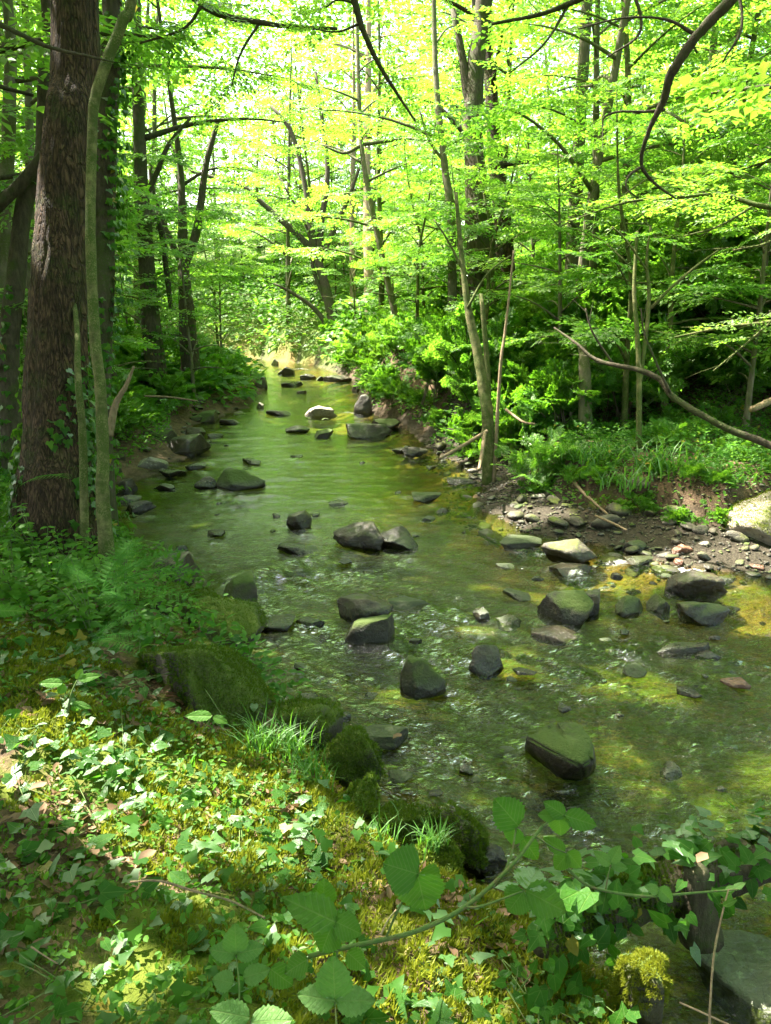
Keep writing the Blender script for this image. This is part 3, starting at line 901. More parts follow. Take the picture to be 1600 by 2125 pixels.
# ------------------------------------------------------------------ leaves
class LS:
    """a set of leaves: base position, axis, normal, length"""
    def __init__(s, p, a, n, l):
        s.p, s.a, s.n, s.l = p, a, n, l
    def sub(s, k):
        return LS(s.p[k], s.a[k], s.n[k], s.l[k])

def ls_cat(Ls):
    Ls = [l for l in Ls if len(l.p)]
    return LS(*[np.concatenate([getattr(l, k) for l in Ls]) for k in "panl"])

RHOMB = (np.array([[0, 0, 0], [.42, .30, .07], [1, 0, -.06], [.42, -.30, .07]]), [np.array([[0, 2, 1], [0, 3, 2]])])
HEXL = (np.array([[0, 0, 0], [.28, .26, .05], [.68, .24, .05], [1.02, 0, -.10], [.68, -.24, .05], [.28, -.26, .05]]), [np.array([[0, 3, 2, 1], [0, 5, 4, 3]])])
def ivy_tmpl(lobe=.5, notch=.30, waist=.17, bend=.16, heart=.15):
    """ivy leaf: outline points and two midrib points, bent along its length"""
    h = [(-heart, .24), (.17, lobe), (.38, notch), (.70, waist)]
    P = [(0, 0), (.22, 0), (.52, 0), (1, 0)] + h + [(x, -y) for x, y in h]
    V = np.array([[x, y, .10 * abs(y) - bend * x * x] for x, y in P])
    V[5, 2] -= .05; V[9, 2] -= .07
    f = [(0, 1, 4), (4, 1, 5), (5, 1, 6), (6, 1, 2), (6, 2, 7), (7, 2, 3)]
    F = [(c, b, a) for a, b, c in f] + [(a + 4 if a > 3 else a, b + 4 if b > 3 else b, c + 4 if c > 3 else c) for a, b, c in f]
    return V, [np.array(F)]
IVYT = ivy_tmpl()
IVYS = [IVYT, ivy_tmpl(.44, .34, .2, .25, .2), ivy_tmpl(.55, .26, .15, .06, .1), ivy_tmpl(.40, .38, .24, .34, .2), ivy_tmpl(.36, .36, .22, .1, .12), ivy_tmpl(.5, .33, .18, -.1, .16)]
CURL = (np.array([[0, 0, 0], [.3, .28, .16], [.7, .22, .20], [1, 0, .10], [.7, -.25, .08], [.3, -.27, .2], [.5, 0, -.02]]),
        [np.array([[0, 6, 1], [1, 6, 2], [2, 6, 3], [3, 6, 4], [4, 6, 5], [5, 6, 0]])])

def leaves_geo(L, T):
    v, fs = T
    b = np.cross(L.n, L.a)
    V = L.p[:, None, :] + L.l[:, None, None] * (v[None, :, 0:1] * L.a[:, None, :] + v[None, :, 1:2] * b[:, None, :] + v[None, :, 2:3] * L.n[:, None, :])
    n, k = len(L.p), len(v)
    o = (np.arange(n) * k)[:, None, None]
    return V.reshape(-1, 3), [(f[None] + o).reshape(-1, f.shape[1]) for f in fs]

def leaves_mesh(name, L, T):
    return mesh_np(name, *leaves_geo(L, T))

def unit(v):
    return v / (np.linalg.norm(v, axis=-1, keepdims=True) + 1e-9)

def ortho(a, n):
    n = n - (n * a).sum(-1, keepdims=True) * a
    return unit(n)

def spray_template(rng, leaf=.075, spacing=.055, side=.5):
    """flat fan of leaves one metre long along +x, z up"""
    P, A, N, S = [], [], [], []
    def along(p0, d, ln, first):
        m = max(2, int(ln / spacing))
        for i in range(m):
            t = (i + .6) / m * ln
            if t < first: continue
            p = p0 + d * t + np.array([0, 0, -.14 * t * t + rng.normal(0, .012)])
            sg = 1 if i % 2 else -1
            ang = sg * rng.uniform(.6, 1.05) if i < m - 1 else 0
            c, s_ = math.cos(ang), math.sin(ang)
            a = np.array([d[0] * c - d[1] * s_, d[0] * s_ + d[1] * c, rng.normal(-.15, .18)])
            P.append(p); A.append(a / np.linalg.norm(a))
            N.append(np.array([rng.normal(0, .28), rng.normal(0, .28), 1.0]))
            S.append(leaf * rng.uniform(.7, 1.25))
    along(np.zeros(3), np.array([1.0, 0, 0]), 1.0, .12)
    k = 0
    for t in np.arange(.12, .92, .105):
        k += 1
        sg = 1 if k % 2 else -1
        an = sg * rng.uniform(.65, 1.0)
        ln = (side * (1 - t) + .14) * rng.uniform(.7, 1.2)
        along(np.array([t, 0, -.14 * t * t]), np.array([math.cos(an), math.sin(an), 0]), ln, .05)
    A, N = np.array(A), np.array(N)
    return LS(np.array(P), A, ortho(A, unit(N)), np.array(S))

_r = np.random.default_rng(11)
SPR = [spray_template(_r, .078) for _ in range(8)]
SPR_SMALL = [spray_template(_r, .055, .045) for _ in range(5)]

def sprays(O, D, ln, rng, T=SPR, lscale=1.0, roll=.25):
    """place spray templates at origins O along directions D, length ln"""
    O, D, ln = np.asarray(O, float), unit(np.asarray(D, float)), np.asarray(ln, float)
    up = unit(np.array([0, 0, 1.0]) + rng.normal(0, roll, (len(O), 3)))
    Z = ortho(D, up)
    Y = np.cross(Z, D)
    which = rng.integers(0, len(T), len(O))
    out = []
    for k, t in enumerate(T):
        i = np.where(which == k)[0]
        if not len(i): continue
        Rm = np.stack([D[i], Y[i], Z[i]], 2)           # columns
        sc = ln[i][:, None, None]
        p = O[i][:, None, :] + sc * np.einsum('kij,lj->kli', Rm, t.p)
        a = np.einsum('kij,lj->kli', Rm, t.a)
        n = np.einsum('kij,lj->kli', Rm, t.n)
        l = np.repeat(t.l[None], len(i), 0) * lscale * (.55 + .45 * ln[i][:, None])
        out.append(LS(p.reshape(-1, 3), a.reshape(-1, 3), n.reshape(-1, 3), l.ravel()))
    return ls_cat(out)

def limb_sprays(P, rng, every=.24, start=.3, length=(.5, 1.05), flat=.35, T=SPR, lscale=1.0, roll=.25):
    """sprays along a limb polyline"""
    P = np.asarray(P, float)
    n = 24
    X = catmull(P[:, :3], n)
    T3 = unit(np.gradient(X, axis=0))
    L = np.linalg.norm(np.diff(X, axis=0), axis=1).sum()
    m = max(2, int(L * (1 - start) / every))
    t = start + (1 - start) * (np.arange(m) + .7) / m
    i = np.minimum((t * (n - 1)).astype(int), n - 1)
    O, D = X[i], T3[i].copy()
    sg = np.where(np.arange(m) % 2, 1, -1) * rng.uniform(.5, 1.25, m)
    sg[-1] = 0
    D[:, 2] *= flat
    D = unit(D + 1e-6)
    c, s_ = np.cos(sg), np.sin(sg)
    D = np.stack([D[:, 0] * c - D[:, 1] * s_, D[:, 0] * s_ + D[:, 1] * c, D[:, 2] + rng.normal(.0, .14, m)], 1)
    ln = rng.uniform(*length, m) * (1.1 - .35 * t)
    return sprays(O, D, ln, rng, T, lscale, roll), (O, D, ln)

def twig_geo(O, D, ln, r=.004):
    """thin three-sided twigs for sprays"""
    D = unit(D)
    U = unit(np.cross(D, np.array([.31, .2, 1.0])))
    W = np.cross(D, U)
    ang = np.array([0, 2.094, 4.189])
    ring = U[:, None] * np.cos(ang)[None, :, None] + W[:, None] * np.sin(ang)[None, :, None]
    mid = O + D * ln[:, None] * .5 + np.array([0, 0, -.035]) * (ln ** 2)[:, None]
    end = O + D * ln[:, None] * .95 + np.array([0, 0, -.13]) * (ln ** 2)[:, None]
    V = np.concatenate([O[:, None] + ring * r, mid[:, None] + ring * r * .7, end[:, None] + ring * r * .3], 1)
    n = len(O)
    f = np.array([[a * 3 + j, a * 3 + (j + 1) % 3, a * 3 + 3 + (j + 1) % 3, a * 3 + 3 + j] for a in (0, 1) for j in range(3)])
    return V.reshape(-1, 3), [(f[None] + (np.arange(n) * 9)[:, None, None]).reshape(-1, 4)]

# sun flecks: gaps in the canopy through which the sun reaches these places
BEAMS = []
for px, py, dz, r in [(445, 1610, .45, .26), (490, 1700, .45, .16), (130, 1570, .55, .20), (215, 1560, .5, .10), (300, 1790, .5, .10), (1565, 1085, .35, .34), (1150, 985, .2, .26), (1090, 880, .6, .28),
                      (985, 745, 1.3, .20), (662, 855, .1, .40), (625, 735, .6, .22), (560, 766, .0, .3), (545, 2105, .75, .07), (885, 1770, .25, .07), (1345, 2010, .45, .11), (1185, 1150, .1, .24),
                      (1270, 1175, .0, .24), (1420, 1180, .0, .34), (950, 980, .0, .22), (1060, 1080, .0, .30), (770, 1345, .0, .08), (1590, 1510, .0, .2), (1540, 815, .8, .22), (1380, 845, .7, .28),
                      (830, 750, 1.0, .45), (1560, 1240, .0, .26), (1190, 1890, .7, .07), (870, 1920, .6, .05), (240, 1730, .5, .07), (640, 1640, .4, .09), (1440, 1800, .5, .09), (545, 840, .1, .25), (380, 1040, 0, .09)]:
    BEAMS.append((PW(px, py, dz), r))
_rb = np.random.default_rng(404)
for _ in range(26): BEAMS.append((PW(_rb.uniform(0, 900), _rb.uniform(1450, 2100), .5), _rb.uniform(.03, .07)))
for _ in range(34): BEAMS.append((PW(_rb.uniform(880, 1600), _rb.uniform(760, 1250), .4), _rb.uniform(.06, .14)))
for px, py, d, r in [(1230, 440, 6.0, .35), (1440, 480, 6.5, .45), (130, 540, 5.5, .16), (1330, 880, 6.5, .2), (770, 560, 26, .8)]:
    BEAMS.append((PD(px, py, d), r))
BEAMS.append((PD(562, 2105, 1.0), .05))
SD = np.array(sdir[:])

def cull_mask(W):
    """leaves to drop, in world space: sun-fleck gaps, the open stream corridor and the spot where one stands"""
    k = np.zeros(len(W), bool)
    for q, r in BEAMS:
        v = W - q
        al = v @ SD
        pe2 = (v * v).sum(1) - al * al
        k |= (al > .5) & (pe2 < (r + .07) ** 2)
    k |= ((W - EYE) ** 2).sum(1) < 2.6 ** 2
    ht = W[:, 2] - water_z(np.clip(W[:, 1], 0, 40))
    low = (ht < 2.9) & (W[:, 1] < 34)
    if low.any():
        i = np.where(low)[0]
        d, rt = stream_sd(W[i, 0], W[i, 1])
        k[i] |= (d < .5 + .5 * (ht[i] < 1.2))
    # the way from the standing place to the water stays open
    y = W[:, 1]
    k |= (y > 0) & (y < 6.5) & (np.abs(W[:, 0]) < .52 * y + .6) & (W[:, 2] < 2.4 + .30 * y) & (W[:, 2] > .95)
    return k

CROWNS = {}                     # mesh name -> (LeafSet, template)
def crown_obj(name, L, T, mat, parent, loc=None, cull=False):
    me = leaves_mesh(name, L, T)
    me.materials.append(mat)
    o = obj(name, me, None, parent, loc)
    CROWNS[me.name] = (L, T)
    return o

def finish_crowns():
    bpy.context.view_layer.update()
    for o in list(SC.objects):
        if o.type == 'MESH' and o.data.name in AUTO:    # side branches that would cross a sun fleck are left off
            P = np.array([v.co[:] for v in o.data.vertices][::6])
            mw = np.array(o.matrix_world)
            W = P @ mw[:3, :3].T + mw[:3, 3]
            for q, r in BEAMS:
                v = W - q
                al = v @ SD
                if ((al > .5) & ((v * v).sum(1) - al * al < (r + .02) ** 2)).any():
                    bpy.data.objects.remove(o)
                    break
            continue
        if o.type != 'MESH' or o.data.name not in CROWNS:
            continue
        L, T = CROWNS[o.data.name]
        mw = np.array(o.matrix_world)
        W = L.p @ mw[:3, :3].T + mw[:3, 3]
        k = cull_mask(W)
        if k.sum() < 25:
            continue
        if k.mean() > .97:
            bpy.data.objects.remove(o)
            continue
        me = leaves_mesh(o.data.name.split('.')[0], L.sub(~k), T)
        for m_ in o.data.materials:
            me.materials.append(m_)
        o.data = me

AUTO = set()
def make_tree(label, stems, bark, limbs=(), auto=None, leaf='leaf', T=HEXL, cat="tree", group=None, name="tree", seed=0, sides=12, trunk_rough=.12, ridges=0.0,
              ivy=None, spr=SPR, every=.24, slen=(.5, 1.05), start=.3, lscale=1.0, twigs=False, extra_sprays=()):
    """stems/limbs: lists of (points (k,3), radii (k)); first stem is the trunk. auto: (n, z0, z1, length) limbs grown from the trunk"""
    rng = np.random.default_rng(seed)
    base = np.array(stems[0][0][0], float)
    root = empty(name, base, label, cat, group)
    for k, (P, r) in enumerate(stems):
        P = np.asarray(P, float)
        V, fs = tube(P - base, r, sides if k == 0 else max(8, sides // 2), n=max(10, int(len(P) * (14 if ridges else 7))), rough=trunk_rough, seed=seed + k, ridges=ridges if k == 0 else 0)
        obj("trunk" if k == 0 else "stem", mesh_np("trunk", V, fs, True), bark, root)
    allimbs = [(np.asarray(P, float), np.asarray(r, float)) for P, r in limbs]
    if auto:
        n, z0, z1, ln = auto
        P = np.asarray(stems[0][0], float)
        r = np.asarray(stems[0][1], float)
        X = catmull(np.c_[P, r], 60)
        for i in range(n):
            z = z0 + (z1 - z0) * (i + rng.uniform(0, .9)) / n
            j = int(np.argmin(np.abs(X[:, 2] - z)))
            az = i * 2.4 + rng.uniform(-.5, .5)
            l = ln * rng.uniform(.6, 1.1) * (1.05 - .5 * (z - z0) / max(.1, z1 - z0))
            rise = rng.uniform(.15, .55)
            d = np.array([math.cos(az), math.sin(az), 0])
            q0 = X[j, :3]
            w_ = rng.normal(0, .12 * l, 3)
            pts = np.array([q0, q0 + d * l * .35 + [0, 0, rise * l * .42] + w_ * .4, q0 + d * l * .72 + [0, 0, rise * l * .62] + w_ * .8, q0 + d * l + [0, 0, rise * l * .6] + w_])
            rr = min(X[j, 3] * .55, .012 + .016 * l)
            allimbs.append((pts, np.array([rr, rr * .7, rr * .42, rr * .15])))
    sp, tw = [], []
    for i, (P, r) in enumerate(allimbs):
        V, fs = tube(P - base, r, 6, n=10, rough=.1, seed=seed + i)
        b_ = obj("branch", mesh_np("branch", V, fs, True), bark, root)
        if i >= len(limbs): AUTO.add(b_.data.name)
        L, odl = limb_sprays(P - base, rng, every, start, slen, T=spr, lscale=lscale)
        sp.append(L); tw.append(odl)
    for P in extra_sprays:
        L, odl = limb_sprays(np.asarray(P, float) - base, rng, every, .05, slen, T=spr, lscale=lscale)
        sp.append(L); tw.append(odl)
    if sp:
        crown_obj("crown", ls_cat(sp), T, M[leaf], root)
        if twigs:
            V, fs = join([twig_geo(*x) for x in tw])
            tag(obj("twig_spray", mesh_np("twig_spray", V, fs), bark, root), kind="stuff")
    if ivy:
        for z0, z1, cover, depth in ivy:
            Ls = []
            for P, r in stems[:1]:
                X = catmull(np.c_[np.asarray(P, float) - base, r], 80)
                k = (X[:, 2] >= z0) & (X[:, 2] <= z1)
                X = X[k]
                m = int(cover * (z1 - z0))
                i = rng.integers(0, len(X), m)
                a = rng.uniform(0, 2 * math.pi, m)
                keep = fbm(np.stack([np.cos(a) * 1.4, np.sin(a) * 1.4, X[i, 2] * 1.6], 1), seed + 9, 3) > -.15 + .35 * (X[i, 2] - z0) / (z1 - z0)
                i, a = i[keep], a[keep]
                rad = np.stack([np.cos(a), np.sin(a), np.zeros(len(a))], 1)
                p = X[i, :3] + rad * (X[i, 3] + rng.uniform(0, depth, len(a)))[:, None]
                n_ = unit(rad + rng.normal(0, .35, (len(a), 3)) + [0, 0, .35])
                ax = ortho(n_, unit(np.array([0, 0, -1.0]) + rng.normal(0, .6, (len(a), 3))))
                Ls.append(LS(p, ax, n_, rng.uniform(.035, .075, len(a))))
            tag(obj("ivy", leaves_mesh("ivy", ls_cat(Ls), IVYT), M['ivy'], root), kind="stuff")
    return root

def px_path(pts, d, f=1.0):
    """[(px, py, width_px)] at axis depth d (or (px,py,w,d)) -> points, radii"""
    P, r = [], []
    for q in pts:
        dd = q[3] if len(q) > 3 else d
        P.append(PD(q[0], q[1], dd))
        r.append(q[2] * dd / FPX / 2 * f)
    return np.array(P), np.array(r)

def grounded(P, sink=.1):
    P = P.copy()
    P[0, 2] = min(P[0, 2], ground_z(P[0, 0], P[0, 1]) - sink)
    return P

def px_stem(pts, d, top=None):
    P, r = px_path(pts, d)
    P = grounded(P)
    if top:                                            # carry on above the picture
        z, dx, dy, rr = top
        P = np.vstack([P, P[-1] + [dx * .5, dy * .5, (z - P[-1][2]) * .5], [P[-1][0] + dx, P[-1][1] + dy, z]])
        r = np.r_[r, rr * 1.4, rr]
    return P, r

# ------------------------------------------------------------------ trees one can point at
make_tree("thick brown-barked trunk with ivy at its foot on the left bank", [px_stem([(118, 1085, 210), (116, 1040, 160), (116, 960, 134), (117, 860, 122), (119, 700, 112), (127, 500, 101), (144, 250, 93), (154, 0, 89)], 5.6, (13, .3, .5, .07))],
          M['bark'], auto=(12, 5.0, 12, 3.6), leaf='leaf', seed=1, sides=56, ridges=.016, trunk_rough=.06, ivy=[(0, 1.9, 1100, .07)])
make_tree("slim pale-green trunk bending right at the top, in front of the thick brown one", [px_stem([(214, 1095, 38), (213, 1030, 28), (214, 950, 25), (208, 800, 23), (197, 700, 22), (188, 500, 21), (191, 300, 20), (197, 205, 21), (225, 120, 22), (256, 40, 22), (282, -60, 20)], 5.1, (9, .9, .4, .03)),
          px_stem([(160, 1070, 20), (172, 920, 17), (162, 790, 14), (160, 690, 11, 5.4), (150, 590, 8, 5.6)], 5.25)],
          M['bark_green'], auto=(7, 4.4, 8.5, 2.4), seed=2, sides=20, trunk_rough=.10)
make_tree("dark ivy-sleeved trunk just behind the thick brown one", [px_stem([(200, 960, 64), (206, 860, 48), (212, 650, 46), (218, 400, 44), (226, 150, 42), (232, -20, 40)], 7.2, (12, .2, .4, .06))],
          M['bark_dark'], auto=(10, 4.5, 11.5, 3.4), seed=3, leaf='leaf', ivy=[(0, 5.2, 900, .16)])
make_tree("dark trunk at the left edge with a bough leaning out to the left", [px_stem([(18, 900, 52), (18, 760, 42), (30, 600, 38), (52, 420, 34), (86, 330, 30), (92, 150, 26), (96, -20, 24)], 7.6, (12, .2, -.3, .06))],
          M['bark_dark'], limbs=[px_path([(92, 322, 26), (40, 385, 26), (-10, 430, 30), (-80, 500, 34)], 7.4)], auto=(10, 4.4, 11.5, 3.4), seed=4, ivy=[(0, 2.2, 380, .10)])
make_tree("grey leaning trunk at the far left edge", [px_stem([(-30, 930, 40), (-15, 700, 36), (8, 450, 30), (20, 200, 26), (12, -20, 22)], 8.6, (12, -.4, .2, .05))], M['bark_grey'], auto=(9, 4, 11.5, 3.2), seed=5)
make_tree("slender grey trunk between the left edge and the thick brown one", [px_stem([(52, 870, 24), (60, 620, 20), (62, 330, 17), (56, 100, 15), (50, -40, 13)], 10.5, (12, .4, .2, .04))], M['bark_grey'], auto=(9, 4.5, 11.5, 2.8), seed=6)
make_tree("left one of two ivy-footed trunks beside the bright gap", [px_stem([(324, 752, 52), (316, 690, 40), (308, 590, 35), (298, 450, 30), (290, 300, 26), (285, 150, 22), (283, 0, 18)], 15, (13, 0, 0, .05))],
          M['bark_dark'], limbs=[px_path([(303, 480, 14), (262, 420, 11), (236, 340, 8), (226, 260, 5)], 15), px_path([(296, 420, 14), (325, 360, 12), (350, 300, 9), (395, 245, 6)], 15), px_path([(300, 420, 14), (335, 480, 13), (345, 560, 12), (355, 640, 10)], 15.2)],
          auto=(9, 5, 12, 3.2), seed=7, ivy=[(0, 2.4, 420, .12)])
make_tree("right one of two ivy-footed trunks beside the bright gap, forking in two", [px_stem([(396, 745, 44), (388, 660, 34), (383, 590, 27), (380, 520, 22), (378, 430, 17), (372, 330, 13)], 16.5, (9, -.3, 0, .03)), (px_path([(384, 545, 20), (405, 490, 18), (417, 420, 16), (428, 340, 13), (452, 250, 10)], 16.5))],
          M['bark_dark'], limbs=[px_path([(383, 560, 15), (345, 480, 13), (318, 400, 10), (310, 330, 8)], 16.5)], auto=(9, 4.6, 9, 3.2), seed=8, ivy=[(0, 1.8, 400, .12)])
make_tree("dark forked tree leaning left over the far end of the stream", [px_stem([(702, 742, 38), (696, 700, 28), (690, 660, 23), (681, 620, 20), (671, 580, 18), (656, 528, 16)], 26.5)],
          M['bark_dark'], limbs=[px_path(a, 26.5) for a in (
              [(656, 530, 20), (643, 460, 15), (632, 380, 11), (606, 275, 9), (562, 220, 6)], [(660, 535, 17), (668, 450, 13), (680, 350, 10), (655, 150, 6)], [(662, 545, 14), (698, 465, 10), (722, 415, 8), (745, 350, 6)],
              [(655, 525, 16), (612, 482, 13), (562, 438, 11), (502, 385, 9), (440, 368, 8), (368, 345, 5)], [(690, 690, 14), (652, 640, 9), (603, 606, 7), (568, 588, 4)], [(683, 640, 10), (650, 560, 8), (640, 480, 6), (575, 360, 4)])],
          leaf='leaf', seed=9, every=.2, slen=(.7, 1.4), lscale=1.25)
make_tree("thin curving trunk right of the forked tree, leaning right", [px_stem([(836, 690, 14), (808, 600, 13), (786, 500, 12), (766, 400, 11), (750, 300, 10), (742, 100, 8), (740, -60, 6)], 18, (10, 0, 0, .02))], M['bark_grey'],
          limbs=[px_path([(755, 300, 8), (810, 292, 6), (850, 288, 5), (915, 300, 3)], 18), px_path([(752, 300, 8), (715, 318, 6), (680, 306, 4)], 18)], auto=(6, 4.5, 8, 2.2), seed=10)
make_tree("left one of the two stout trunks on the right bank, rising through the leaves", [px_stem([(1004, 560, 66), (998, 500, 60), (993, 450, 56), (986, 350, 46), (981, 250, 40), (990, 120, 36), (1003, 0, 30)], 15, (14, .3, .2, .06))], M['bark_dark'],
          limbs=[px_path([(982, 250, 24), (968, 180, 20), (958, 110, 16), (940, 20, 12)], 15), px_path([(984, 300, 14), (940, 250, 10), (900, 215, 7), (850, 200, 4)], 15)], auto=(12, 4.5, 13, 3.6), seed=11, ivy=[(0, 2.0, 380, .1)])
make_tree("right one of the two stout trunks on the right bank, rising through the leaves", [px_stem([(1056, 580, 46), (1044, 470, 38), (1030, 350, 31), (1020, 200, 27), (1010, 40, 22)], 16.5, (13, .2, 0, .05))], M['bark'], auto=(10, 5, 12, 3.2), seed=12)
make_tree("thin straight trunk left of the two stout ones", [px_stem([(944, 570, 21), (936, 460, 18), (922, 340, 15), (906, 180, 12), (900, 0, 10)], 14, (9, 0, 0, .03))], M['bark_grey'], limbs=[px_path([(925, 340, 7), (890, 290, 5), (870, 225, 3)], 14)], auto=(7, 4.5, 9, 2.4), seed=13)
make_tree("sunlit mossy stem leaning left at the water's edge on the right bank", [px_stem([(1018, 930, 30), (1012, 870, 25), (1004, 810, 23), (994, 745, 21), (976, 665, 17), (966, 600, 13), (956, 510, 10), (946, 400, 7)], 9.8)], M['bark_green'],
          limbs=[px_path([(1014, 880, 12), (1012, 780, 12), (1006, 690, 11), (998, 610, 9)], 9.9), px_path([(960, 560, 6), (930, 500, 4), (900, 455, 3)], 9.8), px_path([(970, 640, 6), (1010, 570, 4), (1060, 530, 3)], 9.7)], seed=14, every=.2, slen=(.35, .75), start=.35, lscale=.9, spr=SPR_SMALL, leaf='leaf')
make_tree("dead pale straight stem leaning on the right bank", [px_stem([(1030, 850, 8), (1038, 770, 7), (1048, 690, 6), (1058, 600, 5), (1066, 520, 4)], 9.6)], M['dead_wood'], seed=15, sides=6)
make_tree("slim sapling with twin stems standing in the right bank hollow", [px_stem([(1332, 880, 13), (1326, 780, 11), (1322, 690, 10), (1316, 600, 8), (1322, 480, 6)], 8.8), px_path([(1328, 790, 10), (1340, 700, 9), (1347, 610, 8), (1342, 540, 6), (1350, 470, 4)], 8.8)], M['bark_green'],
          limbs=[px_path([(1350, 640, 7), (1400, 590, 6), (1455, 545, 5), (1490, 520, 4)], 8.8), px_path([(1342, 560, 5), (1300, 500, 4), (1270, 470, 3)], 8.7)], seed=16, every=.2, slen=(.35, .7), spr=SPR_SMALL, start=.45)
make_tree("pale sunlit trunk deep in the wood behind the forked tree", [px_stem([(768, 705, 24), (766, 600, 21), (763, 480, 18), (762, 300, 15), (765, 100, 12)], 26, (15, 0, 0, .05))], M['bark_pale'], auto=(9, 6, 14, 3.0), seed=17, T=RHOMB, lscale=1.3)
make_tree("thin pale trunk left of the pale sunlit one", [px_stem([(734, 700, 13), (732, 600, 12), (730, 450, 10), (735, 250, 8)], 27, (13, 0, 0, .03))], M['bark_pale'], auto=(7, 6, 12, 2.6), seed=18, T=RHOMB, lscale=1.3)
make_tree("rotten ivy-hung stump standing on the right bank slope", [px_stem([(1218, 860, 34), (1214, 800, 26), (1212, 750, 22), (1208, 715, 16)], 10.2)], M['bark_grey'], seed=19, ivy=[(.1, .9, 260, .05)], cat="stump", name="stump")

# ------------------------------------------------------------------ woodland trees: a few kinds, copied
def kind_tree(seed, h, r, n, z0, ln, bark, leaf, T, lscale=1.0, every=.27, slen=(.6, 1.2), lean=.5):
    rng = np.random.default_rng(seed)
    dx, dy = rng.normal(0, lean, 2)
    P = np.array([[0, 0, -.3], [dx * .1, dy * .1, h * .2], [dx * .35, dy * .2, h * .45], [dx * .6, dy * .7, h * .72], [dx, dy, h]])
    rr = np.array([r * 1.35, r, r * .78, r * .5, r * .12])
    return make_tree("x", [(P, rr)], bark, auto=(n, z0, h * .97, ln), leaf=leaf, T=T, seed=seed, sides=9, every=every, slen=slen, lscale=lscale, trunk_rough=.14)

KINDS = [
    ("tall", kind_tree(41, 13, .17, 24, 1.8, 3.6, M["bark_grey"], "leaf", RHOMB, 1.6, .2)),
    ("tall", kind_tree(42, 12, .13, 24, 1.2, 3.2, M["bark_dark"], "leaf", RHOMB, 1.5, .2)),
    ("tall", kind_tree(43, 15, .20, 26, 2.4, 4.0, M["bark_dark"], "leaf", RHOMB, 1.7, .2)),
    ("thin", kind_tree(44, 9, .075, 20, .9, 2.5, M["bark_grey"], "leaf", RHOMB, 1.4, .2, lean=.8)),
    ("thin", kind_tree(45, 8, .065, 20, .7, 2.4, M["bark_green"], "leaf_fresh", RHOMB, 1.35, .2, lean=.9)),
    ("low", kind_tree(46, 4.2, .04, 18, .4, 1.8, M["bark_green"], "leaf", RHOMB, 1.25, .17, (.45, .9))),
    ("low", kind_tree(47, 3.4, .035, 17, .3, 1.6, M["bark_grey"], "leaf_fresh", RHOMB, 1.25, .17, (.45, .9))),
]
KINDS.append(("roof", kind_tree(48, 14, .13, 26, 6.0, 4.6, M["bark_grey"], "leaf", RHOMB, 1.7, .2)))
KINDS.append(("roof", kind_tree(49, 12, .11, 24, 5.2, 4.2, M["bark_dark"], "leaf", RHOMB, 1.6, .2)))
KLAB = {"roof": "high-crowned tree with a long bare trunk", "tall": "tall woodland tree", "thin": "thin young tree with leafy side branches", "low": "low leafy hazel-like tree"}
KGRP = {"roof": "high-crowned trees of the wood", "tall": "tall trees of the wood", "thin": "thin young trees of the wood", "low": "low understorey trees of the wood"}

def copy_tree(root, loc, rz, sc, label, group):
    c = root.copy()
    COL.objects.link(c)
    c.location, c.rotation_euler, c.scale = loc, (0, 0, rz), (sc, sc, sc)
    tag(c, label, None, group)
    for ch in KIDS[root.name]:
        d = ch.copy()
        COL.objects.link(d)
        d.parent = c
    return c
KIDS = {r.name: list(r.children) for _, r in KINDS}

HERO_XY = [(o.location.x, o.location.y) for o in SC.objects if o.type == 'EMPTY' and o.name.startswith('tree') and o['label'] != 'x']
rng = np.random.default_rng(77)
spots = []
def try_spot(x, y, mind):
    if any((x - a) ** 2 + (y - b) ** 2 < max(mind, c) ** 2 for a, b, c in spots): return False
    if any((x - a) ** 2 + (y - b) ** 2 < 1.2 ** 2 for a, b in HERO_XY): return False
    return True
used = {k: False for k in KIDS}
def put(ki, x, y, sc=None):
    kd, root = KINDS[ki]
    sc = sc or rng.uniform(.85, 1.25)
    loc = (x, y, ground_z(x, y) - .05)
    if y > 30: zone = "far back in the wood"
    elif x < -.17 * y - .8: zone = "left of the two ivy-footed trunks" if y < 17 else "behind the two ivy-footed trunks"
    elif x < -.02 * y: zone = "left of the far stream bend"
    elif x < .10 * y: zone = "behind the forked tree"
    elif x < .24 * y: zone = "around the two stout right-bank trunks"
    else: zone = "on the right slope above the grassy bank"
    if y < 6: zone = "outside the view"
    lab, grp = KLAB[kd] + ", " + zone, KGRP[kd]
    if not used[root.name]:
        used[root.name] = True
        root.location, root.rotation_euler, root.scale = loc, (0, 0, rng.uniform(0, 6.28)), (sc, sc, sc)
        tag(root, lab, None, grp)
    else:
        copy_tree(root, loc, rng.uniform(0, 6.28), sc, lab, grp)

# trees round the standing place whose crowns shade it
for x, y, ki in [(-3.6, -1.6, 0), (3.4, -2.6, 1), (6.5, 1.0, 2), (-6.0, 2.2, 2), (-5.2, 7.4, 1), (6.8, 5.2, 0), (-8.5, 5.0, 0), (-7.6, 10.5, 2), (-4.9, 4.2, 1)]:
    put(ki, x, y)
    spots.append((x, y, 2.0))
for x, y, ki in [(-4.7, 13.2, 8), (3.9, 16.8, 7), (-2.0, -4.5, 8), (2.2, -6.5, 7), (-6.5, -3.5, 7), (6.4, -4.0, 8), (-9.5, -.5, 8), (9.5, 2.5, 7), (10.5, 6.5, 8), (0, -9.5, 7),
                 (-5, -8.5, 8), (5, -10, 7), (-10.5, 3.5, 7), (-11, 8.5, 8), (-12, -5, 7), (11, -3, 7), (-8, -11, 8), (9, -9, 8), (-1.8, -1.9, 8), (4.6, -.2, 8), (-4.2, 1.2, 7)]:
    put(ki, x, y)
    spots.append((x, y, 1.6))
n = 0
